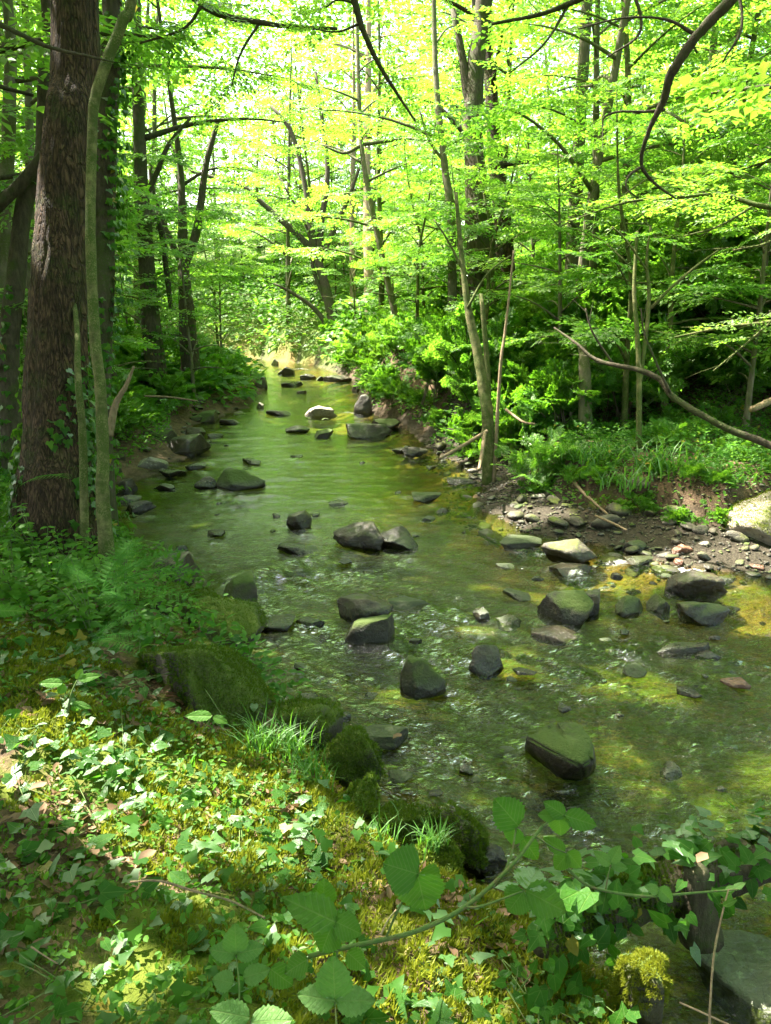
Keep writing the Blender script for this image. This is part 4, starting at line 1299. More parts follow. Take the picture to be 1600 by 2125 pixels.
for _ in range(5000):
    y = rng.uniform(7.5, 52)
    x = rng.uniform(-.56 * y - 5, .56 * y + 5)
    d, rt = stream_sd(np.array([x]), np.array([y]))
    if d[0] < .9 or y < 13 and d[0] < 2.6: continue
    left_open = x < -1.0 - .02 * y and y > 19
    if left_open and rng.random() < .12: continue
    if not try_spot(x, y, 1.0 + .018 * y): continue
    u = rng.random()
    if y < 13: ki = int(rng.choice([3, 4, 5, 6]))
    elif left_open: ki = int(rng.choice([3, 4, 5, 6]))
    elif y < 22: ki = int(rng.choice([3, 4, 5, 6]))
    else: ki = int(rng.choice([0, 1, 2, 3, 4, 5, 6], p=[.02, .02, .02, .22, .24, .24, .24]))
    put(ki, x, y)
    spots.append((x, y, 0))
    n += 1
    if n >= 225: break

for x, y, ki in [(3.3, 10.6, 5), (4.6, 9.8, 6), (5.6, 11.2, 4), (2.7, 12.2, 6), (6.6, 9.6, 4), (3.9, 13.2, 4), (2.0, 14.5, 5), (5.2, 13.6, 6), (7.4, 11.6, 3), (1.6, 16.5, 6), (4.0, 15.5, 3), (6.2, 15, 4), (-4.4, 8.6, 6), (-5.4, 10.2, 4), (-4.3, 11.4, 5), (-6.2, 12.6, 3), (-5.0, 13.8, 6), (-6.8, 9.2, 5), (-3.9, 15.8, 6), (-7.5, 15, 4)]:
    put(ki, x, y, .95)

for x, y, ki in [(-.9, 24.5, 5), (.2, 23.0, 6), (-.2, 26.5, 6), (1.2, 22, 5), (-1.8, 29, 5), (.8, 28, 6), (-4.6, 22, 6), (-5.4, 25.5, 5), (-6.5, 20, 6), (-7.5, 24, 5), (-8.5, 28, 6), (-3.2, 33, 5), (-5, 36, 6), (-1, 33, 6), (-9.5, 21, 5), (-6.8, 30, 6), (-10, 32, 5), (1.8, 19, 6), (.9, 18.2, 5), (-3.5, 34, 5), (-2.5, 31, 6), (-4.5, 37, 5), (-6, 40, 6), (-3, 38, 6), (-1.5, 35.5, 5), (-8, 42.5, 6), (-5.5, 44, 5), (-2, 41, 5), (-1.5, 30.5, 5)]:
    d_, _r2 = stream_sd(np.array([x]), np.array([y]))
    if d_[0] > .3: put(ki, x, y, rng.uniform(.7, 1.0))

# the far wood that reads as one mass
rng = np.random.default_rng(8)
N = 150000
y = rng.uniform(46, 85, N)
x = rng.uniform(-.6, .6, N) * y
z = rng.uniform(0, 1, N) ** .8 * 30
p = np.stack([x, y, z], 1)
dens = fbm(p * np.array([.16, .1, .16]), 5, 4)
k = dens > -.36 + .26 * sstep(16, 30, z) + .16 * sstep(-4, -14, x) * sstep(14, 2, z)
p = p[k]
p[:, 2] += np.array(terrain(p[:, 0], p[:, 1], False)[0])
n_ = unit(rng.normal(0, .5, p.shape) + [0, -.2, 1])
a = ortho(n_, unit(rng.normal(0, 1, p.shape)))
fw = obj("far_wood", leaves_mesh("far_wood", LS(p, a, n_, rng.uniform(.25, .55, len(p))), RHOMB), M['leaf'])
tag(fw, "sunlit mass of distant woodland foliage closing the view", kind="stuff")
# ------------------------------------------------------------------ leafy boughs that hang into view, leaf by leaf
def ovate(n=5, w=.30, fold=.06, droop=.10, tip=1.0):
    t = np.linspace(0, 1, n + 1)
    hw = w * np.sin(math.pi * t ** .85) ** .8
    V = []
    for i in range(n + 1):
        V += [[t[i], hw[i], fold * hw[i] / w - droop * t[i] ** 2], [t[i], 0, -droop * t[i] ** 2], [t[i], -hw[i], fold * hw[i] / w - droop * t[i] ** 2]]
    F = []
    for i in range(n):
        a, b = i * 3, i * 3 + 3
        F += [[a, a + 1, b + 1, b], [a + 1, a + 2, b + 2, b + 1]]
    return mesh_np("leaf", V, np.array(F), True)

OV = [ovate(4, .31, .05, .08), ovate(4, .28, -.04, .16), ovate(4, .33, .10, .02)]
_ivym = [mesh_np("ivy_leaf", *t_, True) for t_ in IVYS]

def frame_matrix(p, a, n, l):
    b = np.cross(n, a)
    return Matrix(((a[0] * l, b[0] * l, n[0] * l, p[0]), (a[1] * l, b[1] * l, n[1] * l, p[1]), (a[2] * l, b[2] * l, n[2] * l, p[2]), (0, 0, 0, 1)))

def leaf_parts(L, meshes, mat, parent, name, limit=280, stuff_tmpl=None, stuff_name="foliage"):
    """the leaves that show largest become parts of their own, the rest one part; L is local to parent"""
    base = np.array(parent.location)
    W = L.p + base
    c = W - EYE
    ax = c @ FWD
    px, py = CX + FPX * c[:, 0] / np.maximum(ax, .1), CY - FPX * (c @ UPV) / np.maximum(ax, .1)
    vis = (ax > .3) & (px > -30) & (px < 1630) & (py > -30) & (py < 2155)
    rank = np.where(vis, L.l / np.maximum(ax, .3), 0)
    order = np.argsort(-rank)
    big = order[:limit]
    big = big[rank[big] > 0]
    for k in big:
        me = meshes[int(k) % len(meshes)]
        key = me.name + mat.name
        m2 = LEAFCACHE.get(key)
        if m2 is None:
            m2 = me.copy(); m2.materials.clear(); m2.materials.append(mat); LEAFCACHE[key] = m2
        o = obj(name, m2, None, parent)
        o.matrix_local = frame_matrix(L.p[k], L.a[k], L.n[k], L.l[k])
    rest = np.setdiff1d(np.arange(len(L.p)), big)
    if stuff_tmpl is not None and len(rest) > 5:
        me = leaves_mesh(stuff_name, L.sub(rest), stuff_tmpl)
        me.materials.append(mat)
        tag(obj(stuff_name, me, None, parent), kind="stuff")
        CROWNS[me.name] = (L.sub(rest), stuff_tmpl)
LEAFCACHE = {}

def bough(label, main, side=(), bark='bark_dark', leaf='leaf', seed=0, every=.16, slen=(.3, .6), lscale=.9, start=.15, limit=250, flat=.3, extra=()):
    rng = np.random.default_rng(seed)
    base = main[0][0]
    root = empty("hanging_bough", base, label, "bough")
    Ls, tw = [], []
    for i, (P, r) in enumerate([main] + list(side)):
        V, fs = tube(P - base, r, 9 if i == 0 else 6, n=8 * len(P), rough=.28, seed=seed + i, lumps=4)
        obj("limb" if i == 0 else "twig", mesh_np("limb", V, fs, True), M[bark], root)
        L, o = limb_sprays(P - base, rng, every, start, slen, flat, SPR_SMALL, lscale)
        Ls.append(L); tw.append(o)
    for P in extra:
        L, o = limb_sprays(P - base, rng, every, .0, slen, flat, SPR_SMALL, lscale)
        Ls.append(L); tw.append(o)
    V, fs = join([twig_geo(*x, r=.0025) for x in tw])
    tag(obj("twig_spray", mesh_np("twig_spray", V, fs), M[bark], root), kind="stuff")
    L = ls_cat(Ls)
    L = L.sub(~cull_mask(L.p + base))
    leaf_parts(L, OV, M[leaf], root, "leaf", limit, HEXL)
    return root

bough("dark knobbly bough curving down from the top right corner", px_path([(1640, -150, 30, 3.6), (1530, -15, 25, 3.7), (1450, 70, 21, 3.8), (1395, 150, 20, 3.9), (1376, 210, 15, 4.0), (1345, 275, 10, 4.1), (1331, 340, 8, 4.2), (1358, 380, 6, 4.3), (1402, 412, 4, 4.4)], 4),
      [px_path([(1380, 228, 7), (1335, 232, 6), (1285, 232, 5), (1255, 243, 4), (1250, 265, 3)], 4.05), px_path([(1333, 345, 6), (1305, 365, 5), (1300, 390, 4), (1325, 412, 3)], 4.2), px_path([(1440, 70, 9), (1380, 40, 6), (1290, 38, 4), (1200, 60, 3)], 3.9)],
      leaf='leaf_fresh', seed=201, start=.5, limit=240, lscale=1.0)
bough("mossy branch hanging from the top edge over the middle of the stream", px_path([(715, -90, 18, 5.6), (735, 0, 15, 5.7), (757, 72, 12, 5.8), (790, 140, 9, 5.9), (828, 200, 6, 6.0), (862, 252, 4, 6.1)], 5.8),
      [px_path([(735, 5, 6), (700, 0, 5), (676, 16, 3)], 5.7), px_path([(745, 50, 6), (700, 66, 4), (650, 60, 3)], 5.8)], leaf='leaf', seed=202, start=.3, limit=160)
bough("long bare bough sweeping in from the right edge across the grassy bank", px_path([(1720, 985, 19, 6.0), (1600, 925, 16, 6.2), (1500, 885, 14, 6.3), (1400, 826, 13, 6.5), (1372, 790, 12, 6.6), (1325, 768, 11, 6.7), (1240, 748, 8, 6.9), (1195, 712, 6, 7.0), (1150, 680, 4, 7.2)], 6.5),
      [px_path([(1390, 815, 6), (1340, 700, 4), (1330, 640, 3)], 6.5), px_path([(1270, 752, 5), (1230, 690, 4), (1215, 640, 3)], 6.9)], leaf='leaf_fresh', seed=203, start=.55, limit=120, every=.22, slen=(.25, .5))
bough("bough of flat bright leaf sprays reaching in from the right edge", px_path([(1760, 420, 18, 6.2), (1600, 430, 11, 6.3), (1500, 405, 9, 6.4), (1400, 410, 7, 6.4), (1300, 420, 5, 6.4), (1180, 460, 3, 6.4)], 6.3),
      [px_path([(1560, 430, 6), (1490, 470, 4), (1420, 490, 3)], 6.3), px_path([(1660, 440, 7), (1600, 500, 5), (1520, 520, 3)], 6.2)], bark='bark_green', leaf='leaf_fresh', seed=204, start=.1, limit=220, every=.13)
bough("low bough with layered leaves over the dark hollow at the right edge", px_path([(1760, 640, 12, 6.6), (1600, 668, 8, 6.7), (1500, 680, 6, 6.8), (1400, 700, 4, 6.9)], 6.7),
      [px_path([(1600, 668, 5), (1540, 720, 4), (1480, 770, 3)], 6.6)], bark='bark_green', leaf='leaf_fresh', seed=205, start=.1, limit=160, every=.16)
bough("leafy branch crossing before the thick brown trunk near the top left", px_path([(-60, 20, 16, 4.6), (40, 70, 10, 4.6), (110, 100, 8, 4.6), (190, 118, 5, 4.6), (240, 130, 3, 4.6)], 4.6), leaf='leaf', seed=206, start=.35, limit=90)
bough("high leafy bough across the top middle of the view", px_path([(300, -140, 20, 6.5), (420, 10, 14, 6.6), (560, 50, 10, 6.6), (700, 60, 6, 6.7)], 6.6), [px_path([(420, 10, 8), (380, 60, 6), (290, 90, 4)], 6.6), px_path([(540, 45, 7), (500, 110, 5), (480, 180, 3)], 6.6)], leaf='leaf', seed=207, limit=160, every=.14, slen=(.35, .7))
bough("high leafy bough filling the top right with large leaves", px_path([(1500, -260, 26, 4.6), (1300, -60, 16, 4.8), (1150, 20, 10, 4.9), (1020, 50, 6, 5.0)], 4.8), [px_path([(1300, -60, 9), (1330, 60, 6), (1260, 120, 3)], 4.8), px_path([(1480, -200, 9), (1540, 30, 7), (1500, 130, 4)], 4.5), px_path([(1180, 10, 7), (1130, 90, 5), (1060, 150, 3)], 4.9)], leaf='leaf_fresh', seed=208, limit=220, every=.15, slen=(.35, .7))

# ------------------------------------------------------------------ bushes on the right bank
def bush_kind(seed, w, h, leaf, T, lscale, dense, stemmat):
    rng = np.random.default_rng(seed)
    root = empty("bush", (0, 0, 0), "x", "bush")
    sp = []
    for i in range(dense):
        az = rng.uniform(0, 6.28)
        rr = w * .5 * math.sqrt(rng.uniform(.02, 1))
        top = h * rng.uniform(.45, 1.0) * (1 - .5 * (rr / (w * .5)) ** 2)
        P = np.array([[rng.normal(0, .08 * w), rng.normal(0, .08 * w), -.05], [rr * .5 * math.cos(az), rr * .5 * math.sin(az), top * .7], [rr * math.cos(az), rr * math.sin(az), top]])
        V, fs = tube(P, [.010, .007, .003], 5, n=7)
        if i < 14: obj("stem", mesh_np("stem", V, fs, True), stemmat, root)
        L, _ = limb_sprays(P, rng, .09, .25, (.14, .32), .9, SPR_SMALL, lscale, .75)
        sp.append(L)
    obj("foliage", leaves_mesh("foliage", ls_cat(sp), T), M[leaf], root)
    return root

BK = [bush_kind(61, 1.3, .85, 'herb', HEXL, 1.15, 26, M['bark_grey']), bush_kind(62, 1.5, 1.1, 'leaf', HEXL, 1.1, 28, M['bark_dark']), bush_kind(63, 1.1, .6, 'herb', HEXL, 1.0, 24, M['bark_green']), bush_kind(64, 1.2, .8, 'leaf', HEXL, .9, 24, M['dead_wood'])]
for b in BK: KIDS[b.name] = list(b.children)
bush_used = set()
def put_bush(k, x, y, sc, label, group=None, rz=None):
    b = BK[k]
    loc = (x, y, ground_z(x, y) - .04)
    rz = rng.uniform(0, 6.28) if rz is None else rz
    if k not in bush_used:
        bush_used.add(k)
        b.location, b.rotation_euler, b.scale = loc, (0, 0, rz), sc
        tag(b, label, "bush", group)
    else:
        c = copy_tree(b, loc, rz, 1, label, group)
        c.scale = sc
        if group is None and 'group' in c: del c['group']
rng = np.random.default_rng(91)
q = PD(1125, 950, 8.9)
put_bush(3, q[0], q[1] + .2, (1.0, .8, .9), "sunlit low bush with pale twigs at the foot of the leaning mossy stem")
q = PD(880, 860, 13.2)
put_bush(0, q[0] + .3, q[1] + .3, (1.2, 1.0, 1.5), "ivy bush hanging over the far earth bank")
n = 0
for _ in range(4000):
    y = rng.uniform(6.8, 26)
    x = rng.uniform(1.0, .62 * y + 1.5)
    d, rt = stream_sd(np.array([x]), np.array([y]))
    if not rt[0]: continue
    lo = 1.75 if y < 10.5 else .4
    if d[0] < lo or d[0] > 9: continue
    if any((x - a) ** 2 + (y - b) ** 2 < .56 ** 2 for a, b, c in spots if c == -1): continue
    spots.append((x, y, -1))
    k = int(rng.choice([0, 1, 2], p=[.3, .3, .4]))
    s_ = rng.uniform(.8, 1.35)
    if y < 10.5 and d[0] < 3.2:
        k, s_ = 2, rng.uniform(.35, .6)
    put_bush(k, x, y, (s_, s_, s_ * rng.uniform(.8, 1.25)), ["dark ivy-like bush", "dark leafy bush", "low herb bush"][k] + (" on the grassy right bank" if y < 10.5 and d[0] < 3.2 else " on the steep right slope" if y < 11.5 else " on the right bank behind the leaning mossy stem" if y < 16 else " along the far right bank"), "bushes of the steep right bank")
    n += 1
    if n >= 190: break
n = 0
for _ in range(3000):                                  # fringe hanging over the right shore
    y = rng.uniform(6.4, 27)
    x = rng.uniform(-3, 5.5)
    d, rt = stream_sd(np.array([x]), np.array([y]))
    if not rt[0]: continue
    near_ = y < 10.8
    if not ((.72 < d[0] < 1.3) if near_ else (.25 < d[0] < 1.0)): continue
    if any((x - a) ** 2 + (y - b) ** 2 < (.26 if near_ else .42) ** 2 for a, b, c in spots if c == -1): continue
    spots.append((x, y, -1))
    k = 2 if near_ else int(rng.choice([0, 2, 1]))
    s_ = rng.uniform(.26, .42) if near_ else rng.uniform(.5, .95)
    put_bush(k, x, y, (s_, s_, s_), ["dark ivy-like bush", "dark leafy bush", "low herb bush"][k] + (" on the lip of the bank above the gravel" if near_ else " hanging over the far right shore"), "bushes of the right shore")
    n += 1
    if n >= 150: break
n = 0
for _ in range(3000):
    y = rng.uniform(6.6, 42)
    x = rng.uniform(-.58 * y - 1, 3.5)
    d, rt = stream_sd(np.array([x]), np.array([y]))
    if rt[0] or d[0] < (.75 if y > 8 else 1.6): continue
    if any((x - a) ** 2 + (y - b) ** 2 < (.6 + .02 * y) ** 2 for a, b, c in spots if c == -1): continue
    spots.append((x, y, -1))
    k = int(rng.choice([2, 1, 0], p=[.55, .2, .25]))
    s_ = rng.uniform(.6, 1.0) * (1 + .02 * y)
    put_bush(k, x, y, (s_, s_, s_ * .8), ["low ivy clump", "dark leafy clump", "low green herb clump"][k] + (" behind the thick left trunk" if y < 12 else " below the two ivy-footed trunks" if y < 19 else " far back left of the stream"), "undergrowth clumps of the left bank")
    n += 1
    if n >= 170: break

# ------------------------------------------------------------------ sedges, grass tufts, ferns
def blades(rng, n, h, spread, w=.006, lean=.5):
    V, F = [], []
    for i in range(n):
        az = rng.uniform(0, 6.28)
        b = np.array([rng.normal(0, spread), rng.normal(0, spread), 0])
        l = h * rng.uniform(.55, 1.1)
        out = np.array([math.cos(az), math.sin(az), 0])
        sd_ = np.array([-out[1], out[0], 0]) * w * rng.uniform(.7, 1.3)
        k = lean * rng.uniform(.4, 1.3)
        o = len(V)
        for j, t in enumerate((0, .35, .7, 1.0)):
            c = b + out * k * l * t * t * .9 + np.array([0, 0, l * (t - .42 * k * t * t)])
            ww = (1, .9, .6, .08)[j]
            V += [c - sd_ * ww, c + sd_ * ww]
        F += [[o + 2 * j, o + 2 * j + 1, o + 2 * j + 3, o + 2 * j + 2] for j in range(3)]
    return np.array(V), np.array(F)

def tuft(label, loc, n, h, spread, seed, name="grass_tuft", group=None, w=.006, lean=.5):
    r_ = np.random.default_rng(seed)
    V, F = blades(r_, n, h, spread, w, lean)
    root = empty(name, loc, label, "grass", group)
    tag(obj("blade", mesh_np("blade", V, F), M['grass'], root), kind="stuff")
for i, (px, py, dz, n_, h, sp, lb) in enumerate([
    (1375, 985, .5, 80, .48, .16, "tallest bright sedge clump on the right bank"), (1300, 1010, .42, 50, .32, .13, "sedge clump left of the tallest one, near the stones"),
    (1450, 985, .5, 55, .36, .15, "sedge clump right of the tallest one"), (1550, 1000, .5, 40, .3, .14, "sedge clump near the sunlit boulder"), (1240, 960, .55, 60, .35, .12, "small sedge clump behind the gravel bar by the sunlit bush"),
    (545, 1555, .32, 90, .20, .05, "fine grass tuft below the biggest mossy boulder, left one"), (610, 1560, .30, 80, .19, .05, "fine grass tuft beside the dark mossy boulder"), (650, 1620, .28, 70, .17, .05, "fine grass tuft among the ivy shoots at the water's edge"),
    (900, 1760, .28, 70, .13, .025, "tuft of thin sunlit grass arching on its boulder"), (770, 1750, .22, 60, .14, .06, "fine grass tuft on the low green mossy mound")]):
    tuft(lb, PW(px, py, dz), n_, h, sp, 400 + i, "sedge" if i < 5 else "grass_tuft", "sedges of the right bank" if i < 5 else "grass tufts of the near bank", .008 if i < 5 else .0028, .75)

def frond_mesh(seed, pairs=15, pinn=9):
    r_ = np.random.default_rng(seed)
    P, A, N, S = [], [], [], []
    def ctr(t): return np.array([t * .96, 0, .30 * t - .42 * t * t])
    for i in range(pairs):
        t = .12 + .88 * i / pairs
        c = ctr(t)
        ln = .25 * math.sin(math.pi * min(1, (t * .93 + .10))) ** .7 + .01
        for sg in (1, -1):
            d = unit(np.array([.42, sg, -.18]))
            for j in range(pinn):
                u = (j + .5) / pinn
                for s2 in (1, -1):
                    P.append(c + d * ln * u)
                    a = unit(d * .75 + np.array([s2 * .8, 0, 0]))
                    A.append(a); N.append([r_.normal(0, .1), r_.normal(0, .1), 1]); S.append(.030 * (1 - .75 * u) * (ln / .25) + .006)
    A = np.array(A)
    L = LS(np.array(P), A, ortho(A, unit(np.array(N, float))), np.array(S))
    v1, f1 = leaves_geo(L, RHOMB)
    v2, f2 = tube([ctr(t) for t in (0, .33, .66, 1)], [.007, .006, .004, .001], 5)
    V, fs = join([(v1, f1), (v2, f2)])
    return mesh_np("frond", V, fs)
FR = [frond_mesh(k) for k in (1, 2)]
for f_ in FR: f_.materials.append(M['fern'])
def fern(label, loc, fronds, seed):
    root = empty("fern", loc, label, "fern", "ferns")
    for k, (az, el, ln) in enumerate(fronds):
        o = obj("frond", FR[k % 2], None, root)
        o.rotation_euler = (0, -R(el), R(az))
        o.scale = (ln, ln, ln)
fern("fern with lacy fronds leaning over the mossy boulders on the near left bank", PD(215, 1275, 3.7) + np.array([0, 0, .12]), [(14, 12, .56), (-8, 2, .56), (38, 22, .48), (75, 30, .42), (-42, -4, .40), (150, 20, .36)], 1)
fern("small fern below the lacy-fronded one", PD(190, 1330, 3.7), [(0, 8, .34), (-25, 6, .32), (40, 22, .3)], 2)
fern("blue-green fern in the dark hollow at the right edge", PD(1590, 620, 9.4), [(170, 12, .8), (195, 4, .7), (140, 24, .7), (220, 10, .6)], 3)
fern("fern half hidden left of the thick trunk", PD(40, 1010, 5.4), [(-20, 18, .5), (20, 22, .5), (160, 20, .5), (60, 25, .45)], 4)

# ------------------------------------------------------------------ near bank: moss, litter, ivy and herbs
def on_bank(n, x0, x1, y0, y1, rng, dmin=.02, right=False):
    x, y = rng.uniform(x0, x1, n), rng.uniform(y0, y1, n)
    h, d, rt = terrain(x, y)
    k = (d > dmin) & (rt == right)
    return x[k], y[k], h[k], d[k]

def near_bank_normal(x, y, e=.04):
    h0 = terrain(x, y)[0]
    gx = (terrain(x + e, y)[0] - h0) / e
    gy = (terrain(x, y + e)[0] - h0) / e
    return unit(np.stack([-gx, -gy, np.ones(len(x))], 1))

SPIKE = (np.array([[0, .16, 0], [0, -.16, 0], [1, 0, 0]]), [np.array([[0, 1, 2]])])
rng = np.random.default_rng(31)
def moss_patch(n, x0, x1, y0, y1, thr, mat, label, size, seed):
    x, y, h, d = on_bank(n, x0, x1, y0, y1, rng)
    p2 = np.stack([x, y], 1)
    k = fbm(p2 * 1.7, seed, 4) + .35 * fbm(p2 * 9, seed + 4, 3) > thr
    x, y, h = x[k], y[k], h[k]
    hump = np.abs(fbm(np.stack([x, y], 1) * 11, seed + 8, 3)) * .08
    up = near_bank_normal(x, y)
    a = unit(up + rng.normal(0, .55, (len(x), 3)))
    n_ = ortho(a, unit(rng.normal(0, 1, (len(x), 3))))
    L = LS(np.stack([x, y, h + hump - .012], 1), a, n_, size * rng.uniform(.6, 1.3, len(x)))
    o = obj("moss", leaves_mesh("moss", L, SPIKE), M[mat])
    tag(o, label, kind="stuff")
moss_patch(300000, -2.6, 1.3, .7, 4.6, .10, 'moss', "yellow-green moss carpeting the near bank", .026, 501)
moss_patch(170000, -3.2, 1.3, .7, 6.0, .16, 'moss_dark', "darker green moss between the ivy on the near bank", .018, 777)

# moss growing on the near boulders
def rock_moss(o, n, mat, size=.018, cover=0.0):
    me = o.data
    nv = len(me.vertices)
    V = np.empty(nv * 3, np.float32); me.vertices.foreach_get("co", V); V = V.reshape(-1, 3)
    F = np.empty(len(me.polygons) * 3, np.int32); me.loops.foreach_get("vertex_index", F); F = F.reshape(-1, 3)
    mw = np.array(Matrix.LocRotScale(o.location, o.rotation_euler, o.scale))
    W = V @ mw[:3, :3].T + mw[:3, 3]
    A, B, C_ = W[F[:, 0]], W[F[:, 1]], W[F[:, 2]]
    nr = np.cross(B - A, C_ - A)
    ar = np.linalg.norm(nr, axis=1)
    nr = nr / (ar[:, None] + 1e-9)
    i = rng.choice(len(F), n, p=ar / ar.sum())
    u, v = rng.random(n), rng.random(n)
    k = u + v > 1
    u[k], v[k] = 1 - u[k], 1 - v[k]
    P = A[i] + u[:, None] * (B[i] - A[i]) + v[:, None] * (C_[i] - A[i])
    nn = nr[i]
    keep = (nn[:, 2] * .8 + .8 * fbm(P * 6, 15, 3) > cover) & (P[:, 2] > .05)
    P, nn = P[keep], nn[keep]
    P = P + nn * (np.abs(fbm(P * 16, 44, 3)) * .045 - .004)[:, None]
    a = unit(nn + rng.normal(0, .55, P.shape) + [0, 0, .2])
    n_ = ortho(a, unit(rng.normal(0, 1, P.shape)))
    L = LS(P, a, n_, size * rng.uniform(.5, 1.3, len(P)))
    m_ = obj("moss", leaves_mesh("moss", L, SPIKE), M[mat])
    m_.parent = o
    m_.matrix_parent_inverse = Matrix.LocRotScale(o.location, o.rotation_euler, o.scale).inverted()
    tag(m_, kind="stuff")
for i, b in enumerate(BANK[:14]):
    if i in (5, 10): continue
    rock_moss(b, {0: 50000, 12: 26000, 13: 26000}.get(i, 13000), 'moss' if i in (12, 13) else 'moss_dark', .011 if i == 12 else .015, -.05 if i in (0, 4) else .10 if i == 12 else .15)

# dead leaves
x, y, h, d = on_bank(14000, -3.4, 1.4, .7, 6.5, rng)
k = fbm(np.stack([x, y], 1) * 1.9, 611, 3) > -.12
x, y, h = x[k], y[k], h[k]
n_ = unit(near_bank_normal(x, y) + rng.normal(0, .35, (len(x), 3)))
a = ortho(n_, unit(rng.normal(0, 1, (len(x), 3))))
lit = obj("leaf_litter", leaves_mesh("leaf_litter", LS(np.stack([x, y, h + .008], 1), a, n_, rng.uniform(.025, .065, len(x))), CURL), M['litter'])
tag(lit, "brown dead leaves lying between moss and ivy on the near bank", kind="stuff")

def herb_cover(name, n, box, right, dmin, dmax, hmax, size, mat, T, label, seed, thr=-.1, tilt=.35):
    x, y, h, d = on_bank(n, *box, rng, dmin, right)
    p2 = np.stack([x, y], 1)
    f = fbm(p2 * 1.3, seed, 3)
    k = (f > thr) & (d < dmax)
    x, y, h, f = x[k], y[k], h[k], f[k]
    up = rng.random(len(x)) ** .8
    z = h + .01 + hmax * up * np.clip(.35 + 1.6 * (f - thr), .2, 1)
    n_ = unit(rng.normal(0, tilt, (len(x), 3)) + [0, -.18, 1])
    a = ortho(n_, unit(rng.normal(0, 1, (len(x), 3))))
    L = LS(np.stack([x, y, z], 1), a, n_, size * rng.uniform(.6, 1.25, len(x)))
    W = L.p
    ok = ((W - EYE) ** 2).sum(1) > .85 ** 2
    if not right:                                       # boulders stay bare of loose herbs
        for b in BANK:
            ok &= ((W[:, 0] - b.location.x) / (b.scale[0] * .55)) ** 2 + ((W[:, 1] - b.location.y) / (b.scale[1] * .75)) ** 2 > 1
    L = L.sub(ok)
    o = obj(name, leaves_mesh(name, L, T), M[mat])
    tag(o, label, kind="stuff")
herb_cover("ground_ivy", 2000, (-2.6, 1.3, 1.0, 4.8), False, .0, 9, .05, .055, 'ivy', IVYT, "small ivy leaves creeping over the near bank", 631, -.10)
herb_cover("herb_layer", 26000, (-4.6, .2, 3.75, 7.2), False, .0, 9, .30, .052, 'herb', HEXL, "dense low herbs covering the left bank before the trunks", 641, -.5)
herb_cover("herb_layer", 34000, (-9, 0, 6.5, 17), False, .4, 9, .30, .07, 'herb', HEXL, "dark herbs and ivy under the trees of the left bank", 651, -.15)
herb_cover("bank_herbs", 40000, (1.0, 8.5, 6.6, 12.5), True, 1.35, 4.5, .22, .050, 'herb', HEXL, "grassy herbs on the shelf of the right bank", 661, -.30)
herb_cover("bank_ivy", 56000, (.5, 14, 6.5, 24), True, 1.1, 12, .22, .075, 'ivy', HEXL, "ivy sheet over the steep right bank and its top", 671, -.25)
x, y, h, d = on_bank(9000, 1.0, 8.5, 6.4, 12, rng, 1.3, True)
k = (d < 4.2) & (fbm(np.stack([x, y], 1) * 1.1, 681, 3) > .02)
x, y, h = x[k], y[k], h[k]
a = unit(rng.normal(0, .45, (len(x), 3)) + [0, 0, 1])
gr = obj("grass", leaves_mesh("grass", LS(np.stack([x, y, h - .01], 1), a, ortho(a, unit(rng.normal(0, 1, (len(x), 3)))), rng.uniform(.08, .20, len(x))), (np.array([[0, .022, 0], [0, -.022, 0], [.55, .014, .05], [.55, -.014, .05], [1, 0, .2]]), [np.array([[0, 1, 3, 2]]), np.array([[2, 3, 4]])])), M['grass'])
tag(gr, "thin grass growing on the shelf of the right bank", kind="stuff")

herb_cover("far_herbs", 34000, (-14, 3, 23, 44), True, .05, 14, .9, .24, 'leaf', RHOMB, "leafy undergrowth on the bank beyond the far bend", 692, -1.5)
herb_cover("far_herbs", 30000, (-18, 0, 16, 40), False, .05, 25, .55, .24, 'herb', RHOMB, "sunlit undergrowth far back on the left bank", 693, -.7)
herb_cover("bank_ivy", 30000, (-1.5, 5, 11.5, 27), True, .12, 3.5, .25, .085, "herb", HEXL, "ivy and herbs hanging over the far right bank", 691, -.3)

herb_cover("bank_herbs", 16000, (.8, 6.5, 6.0, 11.5), True, .70, 1.5, .14, .05, 'herb', HEXL, "herbs spilling over the lip of the right bank", 698, -.4)
herb_cover("small_herbs", 15000, (-2.6, 1.2, 1.0, 4.4), False, .0, 9, .05, .026, "herb", HEXL, "tiny round-leaved herbs threaded through the moss of the near bank", 697, -.12)

# ivy patches whose leaves can be told apart
def ivy_patch(label, px, py, dz, n, rx, ry, size, seed, lift=.06, mat='ivy_big'):
    r_ = np.random.default_rng(seed)
    c = PW(px, py, dz)
    x, y = c[0] + r_.normal(0, rx * .5, n), c[1] + r_.normal(0, ry * .5, n)
    h = terrain(x, y)[0]
    z = np.maximum(h, dz - .25 if dz > .3 else h) + .012 + lift * r_.random(n)
    root = empty("ivy_patch", (c[0], c[1], float(z.min())), label, "ivy", "ivy patches of the near bank")
    base = np.array(root.location)
    nv = unit(r_.normal(0, .35, (n, 3)) + [-.05, -.25, 1])
    a = ortho(nv, unit(r_.normal(0, 1, (n, 3))))
    P = np.stack([x, y, z], 1) - base
    leaf_parts(LS(P, a, nv, size * .80 * r_.uniform(.5, 1.3, n) ** 1.2), _ivym, M[mat], root, "ivy_leaf", 300)
    parts = []
    for i in range(0, n - 4, 4):                        # creeping stems
        j = np.argsort(((P - P[i]) ** 2).sum(1))[[0, 2, 4]]
        Q = P[j].copy(); Q[:, 2] -= .012
        parts.append(tube(Q, [.0022, .002, .0014], 4, n=6))
    V, fs = join(parts)
    tag(obj("creeping_stem", mesh_np("creeping_stem", V, fs, True), M['green_stem'], root), kind="stuff")
